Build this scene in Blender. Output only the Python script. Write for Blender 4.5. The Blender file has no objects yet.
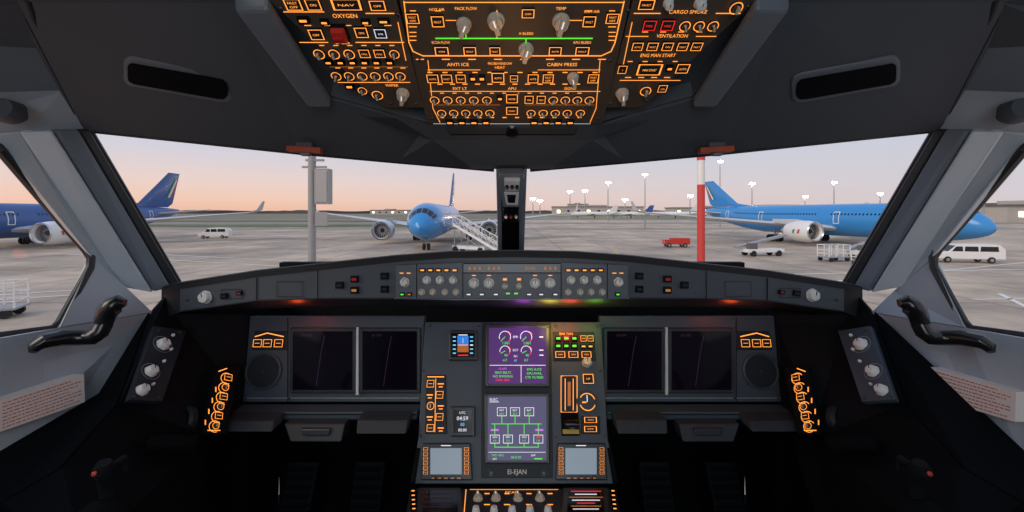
import bpy, bmesh, math, random
from mathutils import Vector, Matrix
random.seed(7)
scene = bpy.context.scene
scene.view_settings.view_transform = 'Standard'
F=430.0; HZ=212.0; CX=512.0; H=5.7
CAM=Vector((0,0,H))
def P(px,py,d): return Vector(((px-CX)/F*d, d, H+(HZ-py)/F*d))
def W(x,y,z): return Vector((x,y,H+z))
def mir(p): return Vector((-p.x,p.y,p.z))
# ---------------------------------------------------------------- materials
MATS={}
def mat(name,col,rough=.6,metal=0,em=None,es=1.0,noise=0.12,scale=30,bump=0.0,spec=.5,col2=None):
    m=bpy.data.materials.new(name); m.use_nodes=True
    nt=m.node_tree; b=nt.nodes['Principled BSDF']
    b.inputs['Roughness'].default_value=rough; b.inputs['Metallic'].default_value=metal
    b.inputs['Specular IOR Level'].default_value=spec
    tc=nt.nodes.new('ShaderNodeTexCoord'); nz=nt.nodes.new('ShaderNodeTexNoise')
    nz.inputs['Scale'].default_value=scale; nz.inputs['Detail'].default_value=4
    nt.links.new(tc.outputs['Object'],nz.inputs['Vector'])
    cr=nt.nodes.new('ShaderNodeValToRGB')
    c2=col2 or tuple(c*(1-noise) for c in col); c1=col if col2 else tuple(min(1,c*(1+noise)) for c in col)
    cr.color_ramp.elements[0].position=.3; cr.color_ramp.elements[1].position=.7
    cr.color_ramp.elements[0].color=(*c2,1); cr.color_ramp.elements[1].color=(*c1,1)
    nt.links.new(nz.outputs['Fac'],cr.inputs['Fac']); nt.links.new(cr.outputs['Color'],b.inputs['Base Color'])
    if em:
        b.inputs['Emission Color'].default_value=(*em,1); b.inputs['Emission Strength'].default_value=es
    if bump:
        bp=nt.nodes.new('ShaderNodeBump'); bp.inputs['Strength'].default_value=bump; bp.inputs['Distance'].default_value=.002
        nt.links.new(nz.outputs['Fac'],bp.inputs['Height']); nt.links.new(bp.outputs['Normal'],b.inputs['Normal'])
    MATS[name]=m; return m
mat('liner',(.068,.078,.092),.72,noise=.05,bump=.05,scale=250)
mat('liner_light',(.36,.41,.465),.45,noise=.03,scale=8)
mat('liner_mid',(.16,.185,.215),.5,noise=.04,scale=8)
mat('rail',(.14,.16,.185),.5,noise=.04,scale=8)
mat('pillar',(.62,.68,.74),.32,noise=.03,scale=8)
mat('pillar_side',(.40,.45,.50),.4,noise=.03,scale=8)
mat('gasket',(.020,.021,.024),.5)
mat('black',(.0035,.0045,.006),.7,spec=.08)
mat('gloss',(.006,.006,.008),.15)
mat('handle_black',(.012,.012,.013),.2)
mat('housing_dark',(.022,.026,.032),.5,noise=.04,scale=8)
mat('panel',(.055,.074,.098),.5,noise=.04,scale=8)
mat('panel_side',(.08,.10,.12),.5,noise=.04,scale=8)
mat('panel_dark',(.019,.024,.031),.5,noise=.05,scale=8,spec=.3)
mat('ovh',(.080,.062,.047),.5,noise=.08,scale=12)
mat('fascia',(.085,.098,.116),.5,noise=.04,scale=8)
mat('fcu',(.11,.125,.145),.42,noise=.04,scale=8)
mat('hood',(.022,.022,.025),.8,bump=.3,scale=400)
mat('console',(.006,.0075,.010),.75,spec=.15)
mat('bezel',(.030,.035,.043),.35)
mat('edge',(.34,.37,.40),.35,metal=.3)
mat('knobgrey',(.66,.58,.46),.4)
mat('knoblight',(.85,.83,.79),.35)
mat('screw',(.13,.13,.13),.4,metal=.8)
mat('chrome',(.6,.6,.6),.2,metal=1)
AM=(1.0,.33,.055)
mat('amber',(.3,.1,.01),.5,em=AM,es=1.45)
mat('amber_dim',(.2,.06,.01),.5,em=AM,es=.35)
mat('green',(0,.2,0),.5,em=(.12,.9,.05),es=.95)
mat('red',(.3,0,0),.5,em=(1,.03,.02),es=.95)
mat('white_em',(.3,.3,.3),.5,em=(.9,.9,1),es=.9)
mat('cyan',(.1,.3,.4),.5,em=(.15,.6,1),es=.9)
mat('magenta',(.3,.1,.4),.5,em=(.75,.25,.9),es=.6)
mat('scr_purple',(.01,.005,.02),.3,em=(.085,.032,.15),es=1.0,spec=.1)
mat('scr_slate',(.01,.01,.02),.3,em=(.095,.088,.165),es=1.0,spec=.1)
mat('scr_grey',(.05,.05,.06),.25,em=(.20,.25,.30),es=1.0,spec=.2)
mat('scr_dark',(.002,.002,.004),.08,em=(.004,.002,.006),es=.3,spec=.2)
mat('scr_trace',(.02,.01,.02),.2,em=(.09,.03,.12),es=.22)
mat('skyblue_em',(.02,.1,.3),.3,em=(.02,.2,.7),es=.9)
mat('brown_em',(.2,.1,.02),.3,em=(.35,.08,.01),es=.9)
mat('redplastic',(.55,.03,.02),.4)
mat('orange_tab',(.42,.07,.03),.5)
mat('yellow',(.6,.4,.03),.5)
mat('placard',(.95,.84,.79),.6,noise=.02)
mat('placard_ink',(.60,.14,.12),.6)
mat('compass',(.66,.68,.70),.5)
mat('pad',(.028,.034,.044),.6)
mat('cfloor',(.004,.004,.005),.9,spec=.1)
# exterior
mat('navy',(.04,.11,.33),.22)
mat('azure',(.045,.28,.66),.18)
mat('azure_dk',(.03,.09,.30),.25)
mat('wingmat',(.55,.57,.60),.4)
mat('white_paint',(.80,.80,.79),.4)
mat('glass_dark',(.01,.012,.016),.1)
mat('tyre',(.015,.015,.015),.8)
mat('metal_grey',(.36,.37,.38),.4,metal=.4)
mat('fan',(.05,.05,.055),.4,metal=.6)
mat('pole',(.30,.31,.31),.5)
mat('pole_red',(.60,.05,.045),.5)
mat('green_paint',(.02,.28,.1),.5)
mat('terminal',(.46,.42,.38),.7)
mat('terminal_dk',(.14,.13,.13),.7)
mat('tree',(.09,.09,.085),.9,scale=.5,noise=.4)
mat('turf',(.12,.145,.07),.9,scale=.05,noise=.3)
mat('lamp',(1,1,1),.5,em=(1,.96,.86),es=80)
mat('lampwarm',(1,1,1),.5,em=(1,.72,.35),es=8)
mat('line_white',(.78,.77,.74),.8)
mat('line_yellow',(.65,.48,.16),.8)
def ground_mat():
    m=bpy.data.materials.new('apron'); m.use_nodes=True; nt=m.node_tree; b=nt.nodes['Principled BSDF']
    b.inputs['Roughness'].default_value=.7
    tc=nt.nodes.new('ShaderNodeTexCoord')
    n1=nt.nodes.new('ShaderNodeTexNoise'); n1.inputs['Scale'].default_value=.09; n1.inputs['Detail'].default_value=10; n1.inputs['Roughness'].default_value=.7
    br=nt.nodes.new('ShaderNodeTexBrick'); br.offset=0; br.inputs['Scale'].default_value=1
    br.inputs['Brick Width'].default_value=7.5; br.inputs['Row Height'].default_value=7.5; br.inputs['Mortar Size'].default_value=.08
    br.inputs['Color1'].default_value=(.60,.49,.38,1); br.inputs['Color2'].default_value=(.49,.41,.33,1); br.inputs['Mortar'].default_value=(.24,.20,.165,1)
    nt.links.new(tc.outputs['Object'],n1.inputs['Vector']); nt.links.new(tc.outputs['Object'],br.inputs['Vector'])
    mx=nt.nodes.new('ShaderNodeMix'); mx.data_type='RGBA'; mx.blend_type='MULTIPLY'; mx.inputs[0].default_value=1
    cr=nt.nodes.new('ShaderNodeValToRGB'); cr.color_ramp.elements[0].position=.36; cr.color_ramp.elements[1].position=.62
    cr.color_ramp.elements[0].color=(.52,.51,.52,1); cr.color_ramp.elements[1].color=(1.12,1.10,1.06,1)
    nt.links.new(n1.outputs['Fac'],cr.inputs['Fac']); nt.links.new(br.outputs['Color'],mx.inputs[6]); nt.links.new(cr.outputs['Color'],mx.inputs[7])
    nt.links.new(mx.outputs[2],b.inputs['Base Color']); MATS['apron']=m
ground_mat()
mat('grass',(.22,.20,.14),.9,scale=.02,noise=.4)
mat('asphalt',(.27,.24,.21),.85,scale=.05,noise=.2)
def glass_mat():
    m=bpy.data.materials.new('windshield'); m.use_nodes=True; nt=m.node_tree
    for n in list(nt.nodes): nt.nodes.remove(n)
    o=nt.nodes.new('ShaderNodeOutputMaterial'); t=nt.nodes.new('ShaderNodeBsdfTransparent'); g=nt.nodes.new('ShaderNodeBsdfGlossy')
    g.inputs['Roughness'].default_value=.02; mx=nt.nodes.new('ShaderNodeMixShader')
    tc=nt.nodes.new('ShaderNodeTexCoord'); nz=nt.nodes.new('ShaderNodeTexNoise'); nz.inputs['Scale'].default_value=2
    nt.links.new(tc.outputs['Object'],nz.inputs['Vector'])
    mp=nt.nodes.new('ShaderNodeMapRange'); mp.inputs[3].default_value=.010; mp.inputs[4].default_value=.016
    nt.links.new(nz.outputs['Fac'],mp.inputs[0]); nt.links.new(mp.outputs[0],mx.inputs[0])
    t.inputs['Color'].default_value=(.98,.98,.98,1)
    nt.links.new(t.outputs[0],mx.inputs[1]); nt.links.new(g.outputs[0],mx.inputs[2]); nt.links.new(mx.outputs[0],o.inputs[0])
    MATS['windshield']=m
glass_mat()
# ---------------------------------------------------------------- mesh builder
_tx={}
def text_geo(s):
    if s in _tx: return _tx[s]
    c=bpy.data.curves.new('t','FONT'); c.body=s; c.align_x='CENTER'; c.resolution_u=2
    o=bpy.data.objects.new('t',c); scene.collection.objects.link(o)
    dg=bpy.context.evaluated_depsgraph_get(); me=bpy.data.meshes.new_from_object(o.evaluated_get(dg))
    vs=[v.co.copy() for v in me.vertices]; fs=[tuple(p.vertices) for p in me.polygons]
    if vs:
        x0=min(v.x for v in vs);x1=max(v.x for v in vs);y0=min(v.y for v in vs);y1=max(v.y for v in vs)
        hh=max(y1-y0,1e-5); vs=[Vector(((v.x-(x0+x1)/2)/hh,(v.y-(y0+y1)/2)/hh,0)) for v in vs]
    bpy.data.objects.remove(o); bpy.data.curves.remove(c); bpy.data.meshes.remove(me)
    _tx[s]=(vs,fs); return _tx[s]
class MB:
    def __init__(s): s.v=[]; s.f=[]; s.m=[]
    def add(s,vs,fs,m,M=None):
        o=len(s.v)
        s.v+= [ (M@Vector(v)) if M is not None else Vector(v) for v in vs]
        s.f+= [tuple(i+o for i in f) for f in fs]; s.m+=[m]*len(fs)
    def poly(s,pts,m): s.add(pts,[tuple(range(len(pts)))],m)
    def box(s,x0,x1,y0,y1,z0,z1,m,M=None,tx=0,ty=0):
        vs=[(x0,y0,z0),(x1,y0,z0),(x1,y1,z0),(x0,y1,z0),(x0+tx,y0+ty,z1),(x1-tx,y0+ty,z1),(x1-tx,y1-ty,z1),(x0+tx,y1-ty,z1)]
        s.add(vs,[(3,2,1,0),(4,5,6,7),(0,1,5,4),(1,2,6,5),(2,3,7,6),(3,0,4,7)],m,M)
    def prism(s,pts,off,m):
        n=len(pts); vs=[Vector(p) for p in pts]+[Vector(p)+off for p in pts]
        fs=[tuple(range(n)),tuple(reversed(range(n,2*n)))]+[(i,i+n,(i+1)%n+n,(i+1)%n) for i in range(n)]
        s.add(vs,fs,m)
    def lathe(s,prof,m,n=20,M=None,sx=1,sy=1,lobes=0,la=.06):
        vs=[];fs=[]
        for (z,r) in prof:
            for i in range(n):
                a=2*math.pi*i/n; rr=r*(1+(la if lobes and (i*lobes*2//n)%2 else 0))
                vs.append((rr*math.cos(a)*sx,rr*math.sin(a)*sy,z))
        for k in range(len(prof)-1):
            for i in range(n):
                j=(i+1)%n; fs.append((k*n+i,k*n+j,(k+1)*n+j,(k+1)*n+i))
        fs.append(tuple(reversed(range(n)))); fs.append(tuple((len(prof)-1)*n+i for i in range(n)))
        s.add(vs,fs,m,M)
    def annulus(s,cx,cy,z,r0,r1,m,n=24,a0=0,a1=2*math.pi,M=None,sy=1):
        vs=[];fs=[]
        full=abs(a1-a0-2*math.pi)<1e-4
        k=n if full else n+1
        for i in range(k):
            a=a0+(a1-a0)*i/n
            vs.append((cx+r0*math.cos(a),cy+r0*math.sin(a)*sy,z)); vs.append((cx+r1*math.cos(a),cy+r1*math.sin(a)*sy,z))
        for i in range(n):
            j=(i+1)%k; fs.append((2*i,2*i+1,2*j+1,2*j))
        s.add(vs,fs,m,M)
    def tube(s,pts,r,m,n=10,cap=True):
        pts=[Vector(p) for p in pts]; rs=r if isinstance(r,(list,tuple)) else [r]*len(pts)
        vs=[];fs=[]; up=Vector((0,0,1))
        pu=None
        for i,p in enumerate(pts):
            t=(pts[min(i+1,len(pts)-1)]-pts[max(i-1,0)]).normalized()
            a=pu if pu is not None else (up if abs(t.dot(up))<.9 else Vector((1,0,0)))
            b=t.cross(a).normalized(); a=b.cross(t).normalized(); pu=a
            for k in range(n):
                an=2*math.pi*k/n; vs.append(p+a*math.cos(an)*rs[i]+b*math.sin(an)*rs[i])
        for i in range(len(pts)-1):
            for k in range(n):
                j=(k+1)%n; fs.append((i*n+k,i*n+j,(i+1)*n+j,(i+1)*n+k))
        if cap: fs.append(tuple(range(n))); fs.append(tuple(reversed([(len(pts)-1)*n+k for k in range(n)])))
        s.add(vs,fs,m)
    def rectline(s,x0,x1,y0,y1,t,z,m,dz=0):
        for a in ((x0,x1,y0,y0+t),(x0,x1,y1-t,y1),(x0,x0+t,y0+t,y1-t),(x1-t,x1,y0+t,y1-t)):
            s.add([(a[0],a[2],z),(a[1],a[2],z),(a[1],a[3],z),(a[0],a[3],z)],[(0,1,2,3)],m)
    def text(s,t,cx,cy,h,z,m,wmax=None,M=None):
        vs,fs=text_geo(t)
        if not vs: return
        w=max(v.x for v in vs)*2*h; k=1 if not wmax or w<wmax else wmax/w
        s.add([(cx+v.x*h*k,cy+v.y*h,z) for v in vs],fs,m,M)
    def mesh(s,name,off=None):
        me=bpy.data.meshes.new(name)
        vs=[v-off for v in s.v] if off is not None else s.v
        me.from_pydata([tuple(v) for v in vs],[],s.f)
        names=[]
        for m in s.m:
            if m not in names: names.append(m)
        for n in names: me.materials.append(MATS[n])
        idx={n:i for i,n in enumerate(names)}
        for p,m in zip(me.polygons,s.m): p.material_index=idx[m]
        me.update(); return me
WM={}
def place(o,M,parent):
    scene.collection.objects.link(o)
    if parent is not None:
        o.parent=parent; o.matrix_basis=WM[parent.name].inverted()@M
    else: o.matrix_basis=M
    WM[o.name]=M.copy()
def setp(o,**k):
    for a,b in k.items():
        if b is not None: o[a]=b
def build(mb,name,M=None,parent=None,label=None,category=None,group=None,kind=None,smooth=False,bevel=0,solid=0,offset=0,world=False):
    off=None
    if M is None:
        lo=Vector([min(v[i] for v in mb.v) for i in range(3)]); hi=Vector([max(v[i] for v in mb.v) for i in range(3)])
        off=Vector(((lo.x+hi.x)/2,(lo.y+hi.y)/2,lo.z)); M=Matrix.Translation(off)
    me=mb.mesh(name,off)
    o=bpy.data.objects.new(name,me); place(o,M,parent)
    if smooth:
        for p in me.polygons: p.use_smooth=True
        try: me.set_sharp_from_angle(angle=math.radians(40))
        except Exception: pass
    if solid:
        md=o.modifiers.new('s','SOLIDIFY'); md.thickness=solid; md.offset=offset
    if bevel:
        md=o.modifiers.new('b','BEVEL'); md.width=bevel; md.segments=2; md.limit_method='ANGLE'
    setp(o,label=label,category=category,group=group,kind=kind)
    return o
def empty(name,M,label=None,category=None,group=None,parent=None,kind=None):
    o=bpy.data.objects.new(name,None); o.empty_display_size=.05; place(o,M,parent)
    setp(o,label=label,category=category,group=group,kind=kind); return o
# ---------------------------------------------------------------- unit controls
_u={}
def unit(kind):
    if kind in _u: return _u[kind]
    mb=MB(); a=kind.split(':')
    k=a[0]
    if k=='btn':
        c=a[1]; t=a[2] if len(a)>2 else ''
        mb.box(-.5,.5,-.5,.5,0,.8,'gloss',tx=.03,ty=.03)
        mb.box(-.38,.38,-.36,.36,.8,1,'panel_dark',tx=.03,ty=.03)
        mb.rectline(-.48,.48,-.48,.48,.065,.86,c)
        if t:
            for i,w in enumerate(t.split('/')):
                n=len(t.split('/')); mb.text(w,0,(.0 if n==1 else (.17-.34*i)),.2,1.02,c if i==0 else 'amber',wmax=.55)
        else:
            mb.box(-.26,.26,-.03,.03,1,1.03,c)
    elif k=='plain':
        mb.box(-.5,.5,-.5,.5,0,1,'gloss',tx=.05,ty=.05); mb.box(-.3,.3,-.18,.18,1,1.04,a[1])
    elif k=='ring':
        mb.lathe([(0,.42),(.5,.42),(.5,.3),(1,.26)],'bezel'); mb.annulus(0,0,.55,.42,.5,a[1])
        mb.box(-.10,.10,-.28,.28,.9,1.3,'knobgrey',tx=.02,ty=.03)
    elif k=='knob':
        mb.lathe([(0,.5),(.25,.48),(.3,.42),(.8,.38)],'knobgrey'); 
        mb.box(-.16,.16,-.58,.5,.3,1.2,'knobgrey',tx=.03,ty=.06); mb.box(-.03,.03,.0,.42,1.2,1.23,'white_em')
    elif k=='rotary':
        mb.lathe([(0,.5),(.12,.5),(.12,.44),(.8,.40),(.95,.34),(1,.2)],a[1],n=24,lobes=6); mb.box(-.03,.03,.05,.38,.96,1.03,'gloss')
    elif k=='screw':
        mb.lathe([(0,.5),(.7,.45),(1,.3)],'screw',n=10); mb.box(-.35,.35,-.06,.06,1,1.02,'black')
    elif k=='lamp':
        mb.lathe([(0,.5),(.4,.5),(.8,.35),(1,.1)],a[1],n=12)
    elif k=='guard':
        mb.box(-.5,.5,-.5,.5,0,.5,'gloss'); mb.box(-.45,.45,-.45,.45,.5,1.0,a[1],tx=.08,ty=.1); mb.box(-.3,.3,-.06,.06,1.0,1.2,a[1])
    me=mb.mesh(k)
    if k in('rotary','lamp'):
        for p in me.polygons: p.use_smooth=True
        me.set_sharp_from_angle(angle=math.radians(35))
    _u[kind]=me; return me
NAMES={'btn':'push_button','plain':'push_button','ring':'round_selector','knob':'selector_knob','rotary':'rotary_knob','screw':'screw','lamp':'indicator_light','guard':'guarded_switch'}
class Panel:
    def __init__(s,p0,p1,p2,name,label,category,root=True,parent=None,group=None):
        u=(p1-p0).normalized(); n=u.cross(p2-p0).normalized(); v=n.cross(u)
        s.M=Matrix(((u.x,v.x,n.x,p0.x),(u.y,v.y,n.y,p0.y),(u.z,v.z,n.z,p0.z),(0,0,0,1)))
        s.Mi=s.M.inverted(); s.n=n; s.mb=MB()
        s.root=empty(name,s.M,label,category,group) if root else parent
    def hit(s,px,py):
        d=Vector(((px-CX)/F,1,(HZ-py)/F)); o=s.M.translation
        t=(o-CAM).dot(s.n)/d.dot(s.n); q=s.Mi@(CAM+d*t); return q.x,q.y
    def sz(s,px,py,w,h):
        a=Vector(s.hit(px-w/2,py));b=Vector(s.hit(px+w/2,py));c=Vector(s.hit(px,py-h/2));d=Vector(s.hit(px,py+h/2))
        return (b-a).length,(c-d).length
    def ctl(s,kind,px,py,w,h,dz=.006,rot=0,z0=0):
        x,y=s.hit(px,py); sw,sh=s.sz(px,py,w,h)
        k=kind.split(':')[0]
        if k not in('btn','plain','guard'): sh=sw=min(sw,sh) if h!=w else sw
        o=bpy.data.objects.new(NAMES[k],unit(kind))
        M=s.M@Matrix.Translation((x,y,z0))@Matrix.Rotation(rot,4,'Z')@Matrix.Diagonal((sw,sh,dz,1))
        place(o,M,s.root); return o
    def plate(s,pts,m,z0=-.02,z1=0,name='plate',bevel=.002,label=None):
        mb=MB(); q=[s.hit(*p) for p in pts]
        ar=sum(q[i][0]*q[(i+1)%len(q)][1]-q[(i+1)%len(q)][0]*q[i][1] for i in range(len(q)))
        if ar<0: q.reverse()
        mb.prism([Vector((x,y,z0)) for x,y in reversed(q)],Vector((0,0,z1-z0)),m)
        return build(mb,name,s.M,s.root,label=label,bevel=bevel)
    def line(s,pts,w,m,z=.0012):
        for (a,b) in zip(pts[:-1],pts[1:]):
            A=Vector(s.hit(*a));B=Vector(s.hit(*b)); t=(B-A)
            if t.length<1e-6: continue
            t.normalize(); n=Vector((-t.y,t.x))*s.sz(a[0],a[1],w,w)[0]/2; A=A-t*n.length*.8;B=B+t*n.length*.8
            s.mb.add([(A.x-n.x,A.y-n.y,z),(B.x-n.x,B.y-n.y,z),(B.x+n.x,B.y+n.y,z),(A.x+n.x,A.y+n.y,z)],[(0,1,2,3)],m)
    def rect(s,px,py,w,h,m,z=.001):
        q=[s.hit(px-w/2,py+h/2),s.hit(px+w/2,py+h/2),s.hit(px+w/2,py-h/2),s.hit(px-w/2,py-h/2)]
        s.mb.add([(x,y,z) for x,y in q],[(0,1,2,3)],m)
    def orect(s,px,py,w,h,t,m,z=.0012):
        a,b,c,d=px-w/2,px+w/2,py-h/2,py+h/2
        s.line([(a,c),(b,c),(b,d),(a,d),(a,c)],t,m,z)
    def text(s,t,px,py,h,m,z=.0012,wmax=None):
        x,y=s.hit(px,py); w_,hh=s.sz(px,py,h,h)
        s.mb.text(t,x,y,hh,z,m,wmax=s.sz(px,py,wmax,1)[0] if wmax else None)
    def arc(s,px,py,r,t,m,a0=0,a1=360,z=.0012):
        x,y=s.hit(px,py); rr=s.sz(px,py,r,r)[0]; tt=s.sz(px,py,t,t)[0]
        s.mb.annulus(x,y,z,rr-tt/2,rr+tt/2,m,a0=math.radians(a0),a1=math.radians(a1),n=20)
    def finish(s,name='lettering',label=None):
        if s.mb.v: return build(s.mb,name,s.M,s.root,label=label)
# ================================================================= COCKPIT SHELL
def quads(mb,qs,m,mirror=False):
    for q in qs:
        pts=[P(*p) if isinstance(p,tuple) else p for p in q]
        mb.poly(pts,m)
        if mirror: mb.poly([mir(p) for p in reversed(pts)],m)
mb=MB()
q1=[(20,0,.64),(237,0,.66),(300,150,1.0),(85,128,.87)]
q2=[(237,0,.66),(330,97,.84),(400,160,1.01),(300,150,1.0)]
q3=[(330,97,.84),(432,125,.88),(467,166,1.02),(400,160,1.01)]
quads(mb,[q1,q2,q3,[(20,0,.64),(85,128,.87),(38,46,.715)]],'liner',True)
quads(mb,[[W(-.74,.3,.40),W(-.45,.3,.44),(237,0,.66),(20,0,.64)],[W(-.74,-1.1,.40),W(-.45,-1.1,.5),W(-.45,.3,.44),W(-.74,.3,.40)]],'liner',True)
quads(mb,[[W(-.45,-1.1,.5),W(.45,-1.1,.5),W(.45,.3,.5),W(-.45,.3,.5)],[W(-.45,.3,.5),W(.45,.3,.5),P(787,0,.66)+Vector((0,0,.03)),P(237,0,.66)+Vector((0,0,.03))]],'liner')
up=Vector((0,.01,.035))
mb.poly([P(237,0,.66)+up,P(787,0,.66)+up,P(694,97,.84)+up,P(592,125,.885)+up,P(432,125,.885)+up,P(330,97,.84)+up],'liner')
quads(mb,[[P(237,0,.66)+up,P(330,97,.84)+up,(330,97,.84),(237,0,.66)],[P(330,97,.84)+up,P(432,125,.885)+up,(432,125,.88),(330,97,.84)]],'liner',True)
ceil=build(mb,'ceiling',kind='structure',solid=.012,offset=0)
for sgn,side in ((0,'left'),(1,'right')):
    def T(p):
        p=P(*p) if isinstance(p,tuple) else p
        return mir(p) if sgn else p
    def addq(mb,q,m):
        pts=[T(p) for p in q]
        if sgn: pts.reverse()
        mb.poly(pts,m)
    mb=MB()
    addq(mb,[(-70,10,.6),(20,0,.64),(38,46,.715),(-70,40,.62)],'liner')
    addq(mb,[(-70,40,.62),(38,46,.715),(62,88,.79),(-70,92,.66)],'liner_mid')
    addq(mb,[(-70,92,.66),(62,88,.79),(85,128,.87),(25,128,.79),(-12,133,.76),(-70,130,.70)],'pillar_side')
    addq(mb,[W(-.80,-1.1,.30),W(-.74,-1.1,.40),W(-.74,.3,.40),(20,0,.64),(-70,10,.6),W(-.80,.3,.30)],'liner')
    addq(mb,[W(-.87,-1.1,.12),W(-.80,-1.1,.30),W(-.80,.3,.30),(-70,10,.6),(-70,40,.62),(-70,130,.70),W(-.87,.3,.12)],'liner_mid')
    addq(mb,[(90,258,.93),(128,292,1.03),(150,313,1.04),(57,328,.85)],'liner_light')
    addq(mb,[(57,328,.85),(150,313,1.04),(100,394,.935),(0,454,.74),(0,338,.765)],'liner_light')
    addq(mb,[W(-.92,.25,-.23),(0,338,.765),(0,454,.74),W(-.90,.25,-.46)],'liner_light')
    addq(mb,[W(-.93,-1.1,-.23),W(-.92,.25,-.23),W(-.90,.25,-.46),W(-.92,-1.1,-.46)],'liner_mid')
    addq(mb,[W(-.87,-1.1,.12),W(-.87,.3,.12),W(-.92,.25,-.23),W(-.93,-1.1,-.23)],'liner_mid')
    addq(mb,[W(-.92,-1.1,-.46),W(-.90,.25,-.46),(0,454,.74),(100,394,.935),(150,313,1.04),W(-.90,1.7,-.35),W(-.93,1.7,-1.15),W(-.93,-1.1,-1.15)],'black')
    build(mb,'wall_'+side,kind='structure',solid=.012)
    # A pillar
    mb=MB()
    addq(mb,[(85,128,.87),(178,284,1.15),(168,287,1.12),(74,129,.85)],'gasket')
    addq(mb,[(74,129,.85),(168,287,1.12),(152,291,1.07),(52,130,.815)],'liner_mid')
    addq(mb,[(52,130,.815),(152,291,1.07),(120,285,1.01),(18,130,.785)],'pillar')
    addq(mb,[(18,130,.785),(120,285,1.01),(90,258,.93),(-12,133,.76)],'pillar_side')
    build(mb,'trim_%d'%(1+sgn),kind='structure',solid=.02,bevel=.004)
    mb=MB()
    g=[(-14,134,.762),(0,150,.77),(45,203,.86),(86,250,.925),(91,258,.93),(90,268,.925),(60,322,.86),(52,329,.848),(0,336,.79)]
    mb.tube([T(p) for p in g]+[T(W(-.915,.3,-.225)),T(W(-.868,.3,.12)),T(g[0])],.008,'gasket',n=8,cap=False)
    build(mb,'trim_%d'%(3+sgn),kind='structure',smooth=True)
    mb=MB()
    g=[(85,129,.88),(150,136,.94),(300,152,1.01),(400,161,1.02),(494,169,1.04)]
    mb.tube([T(p) for p in g],.007,'gasket',n=8)
    mb.tube([T((88,130,.88)),T((178,282,1.16))],.008,'gasket',n=8)
    build(mb,'trim_%d'%(5+sgn),kind='structure',smooth=True)
    mb=MB(); addq(mb,[(85,128,.89),(300,150,1.02),(498,168,1.05),(498,256,1.52),(340,270,1.36),(178,288,1.17)],'windshield')
    build(mb,'window_%d'%(1+sgn),kind='structure')
    mb=MB(); addq(mb,[(-14,133,.765),(91,258,.94),(54,329,.855),(0,338,.80),W(-.925,.3,-.23),W(-.88,.3,.125)],'windshield')
    build(mb,'window_%d'%(3+sgn),kind='structure')
    q=[T(p) for p in q1]
    a,b=(q[3],q[2]) if not sgn else (q[2],q[3])
    pn=Panel(a,b,(q[0] if not sgn else q[1]),'air_vent','long slim dark slot vent recessed in the headliner','vent',group='headliner slot vents')
    def m_(x): return 1024-x if sgn else x
    base=[(128,54),(133,53),(225,70),(232,74),(234,80),(233,95),(229,99),(222,99),(133,83),(128,81),(125,76),(125,58)]
    pn.plate([(m_(x),y) for x,y in base],'rail',z0=-.005,z1=.010,name='housing',bevel=.003)
    inn=[(133,59),(224,75),(228,79),(229,84),(229,90),(226,94),(220,94),(136,79),(131,76),(130,72),(130,61)]
    pn.plate([(m_(x),y) for x,y in inn],'black',z0=.006,z1=.0135,name='slot',bevel=0)
    mb=MB()
    pts=[T((268,-5,.635)),T((233,-5,.635)),T((308,97,.82)),T((332,97,.825))]
    mb.prism(pts,Vector((0,0,-.022)),'rail')
    build(mb,'grab_rail',label='grey longitudinal grab rail beside the overhead panel',category='rail',group='ceiling rails',bevel=.006)
    mb=MB(); mb.tube([T((28,0,.635)),T((50,60,.735)),T((90,126,.865))],.004,'gasket',n=6)
    mb.tube([T((100,36,.70)),T((240,70,.80)),T((310,128,.93))],.002,'gasket',n=6)
    build(mb,'trim_%d'%(11+sgn),kind='structure')
    mb=MB()
    mb.tube([T((0,108,.72)),T((12,113,.74)),T((18,120,.75))],[.018,.022,.014],'liner',n=12)
    build(mb,'coat_hook',label='small grey rounded fitting on the headliner edge',category='hook',group='headliner hooks',smooth=True)
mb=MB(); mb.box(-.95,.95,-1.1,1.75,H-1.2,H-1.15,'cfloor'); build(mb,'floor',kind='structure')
mb=MB(); mb.box(-.95,.95,-1.15,-1.1,H-1.15,H+.52,'liner_mid'); build(mb,'wall_back',kind='structure')
mb=MB(); mb.box(-.92,.92,1.70,1.74,H-1.15,H-.2,'black'); build(mb,'wall_front',kind='structure')
# overhead front housing: dark faceted block stepping down to the centre post
mb=MB()
f0=[P(428,124,.872),P(597,124,.872)]; f1=[P(432,140,.885),P(593,140,.885)]; f2=[P(470,165,.95),P(556,165,.95)]
mb.poly([f0[0],f0[1],f1[1],f1[0]],'housing_dark'); mb.poly([f1[0],f1[1],f2[1],f2[0]],'liner')
mb.poly([f2[0],f2[1],P(554,169,1.0),P(472,169,1.0)],'housing_dark')
for s in (0,1):
    g=[P(428,124,.872),P(432,140,.885),P(470,165,.95),P(472,169,1.0),P(400,160,1.0),P(372,108,.855)]
    h=[P(372,104,.852),P(428,124,.872),P(432,140,.885),P(350,112,.875)]
    if s: g=[mir(p) for p in reversed(g)]; h=[mir(p) for p in reversed(h)]
    mb.poly(h,'housing_dark'); mb.poly([g[0],g[1],g[2],g[3],g[4]] if not s else [g[1],g[2],g[3],g[4],g[5]],'liner')
mb.prism([P(446,128,.868),P(578,128,.868),P(574,134,.874),P(450,134,.874)],Vector((0,.01,-.002)),'gasket')
mb.lathe([(0,.012),(.004,.012),(.006,.008)],'gloss',M=Matrix.Translation(P(512,131,.868))@Matrix.Rotation(math.radians(120),4,'X'))
build(mb,'trim_7',kind='structure')
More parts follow.
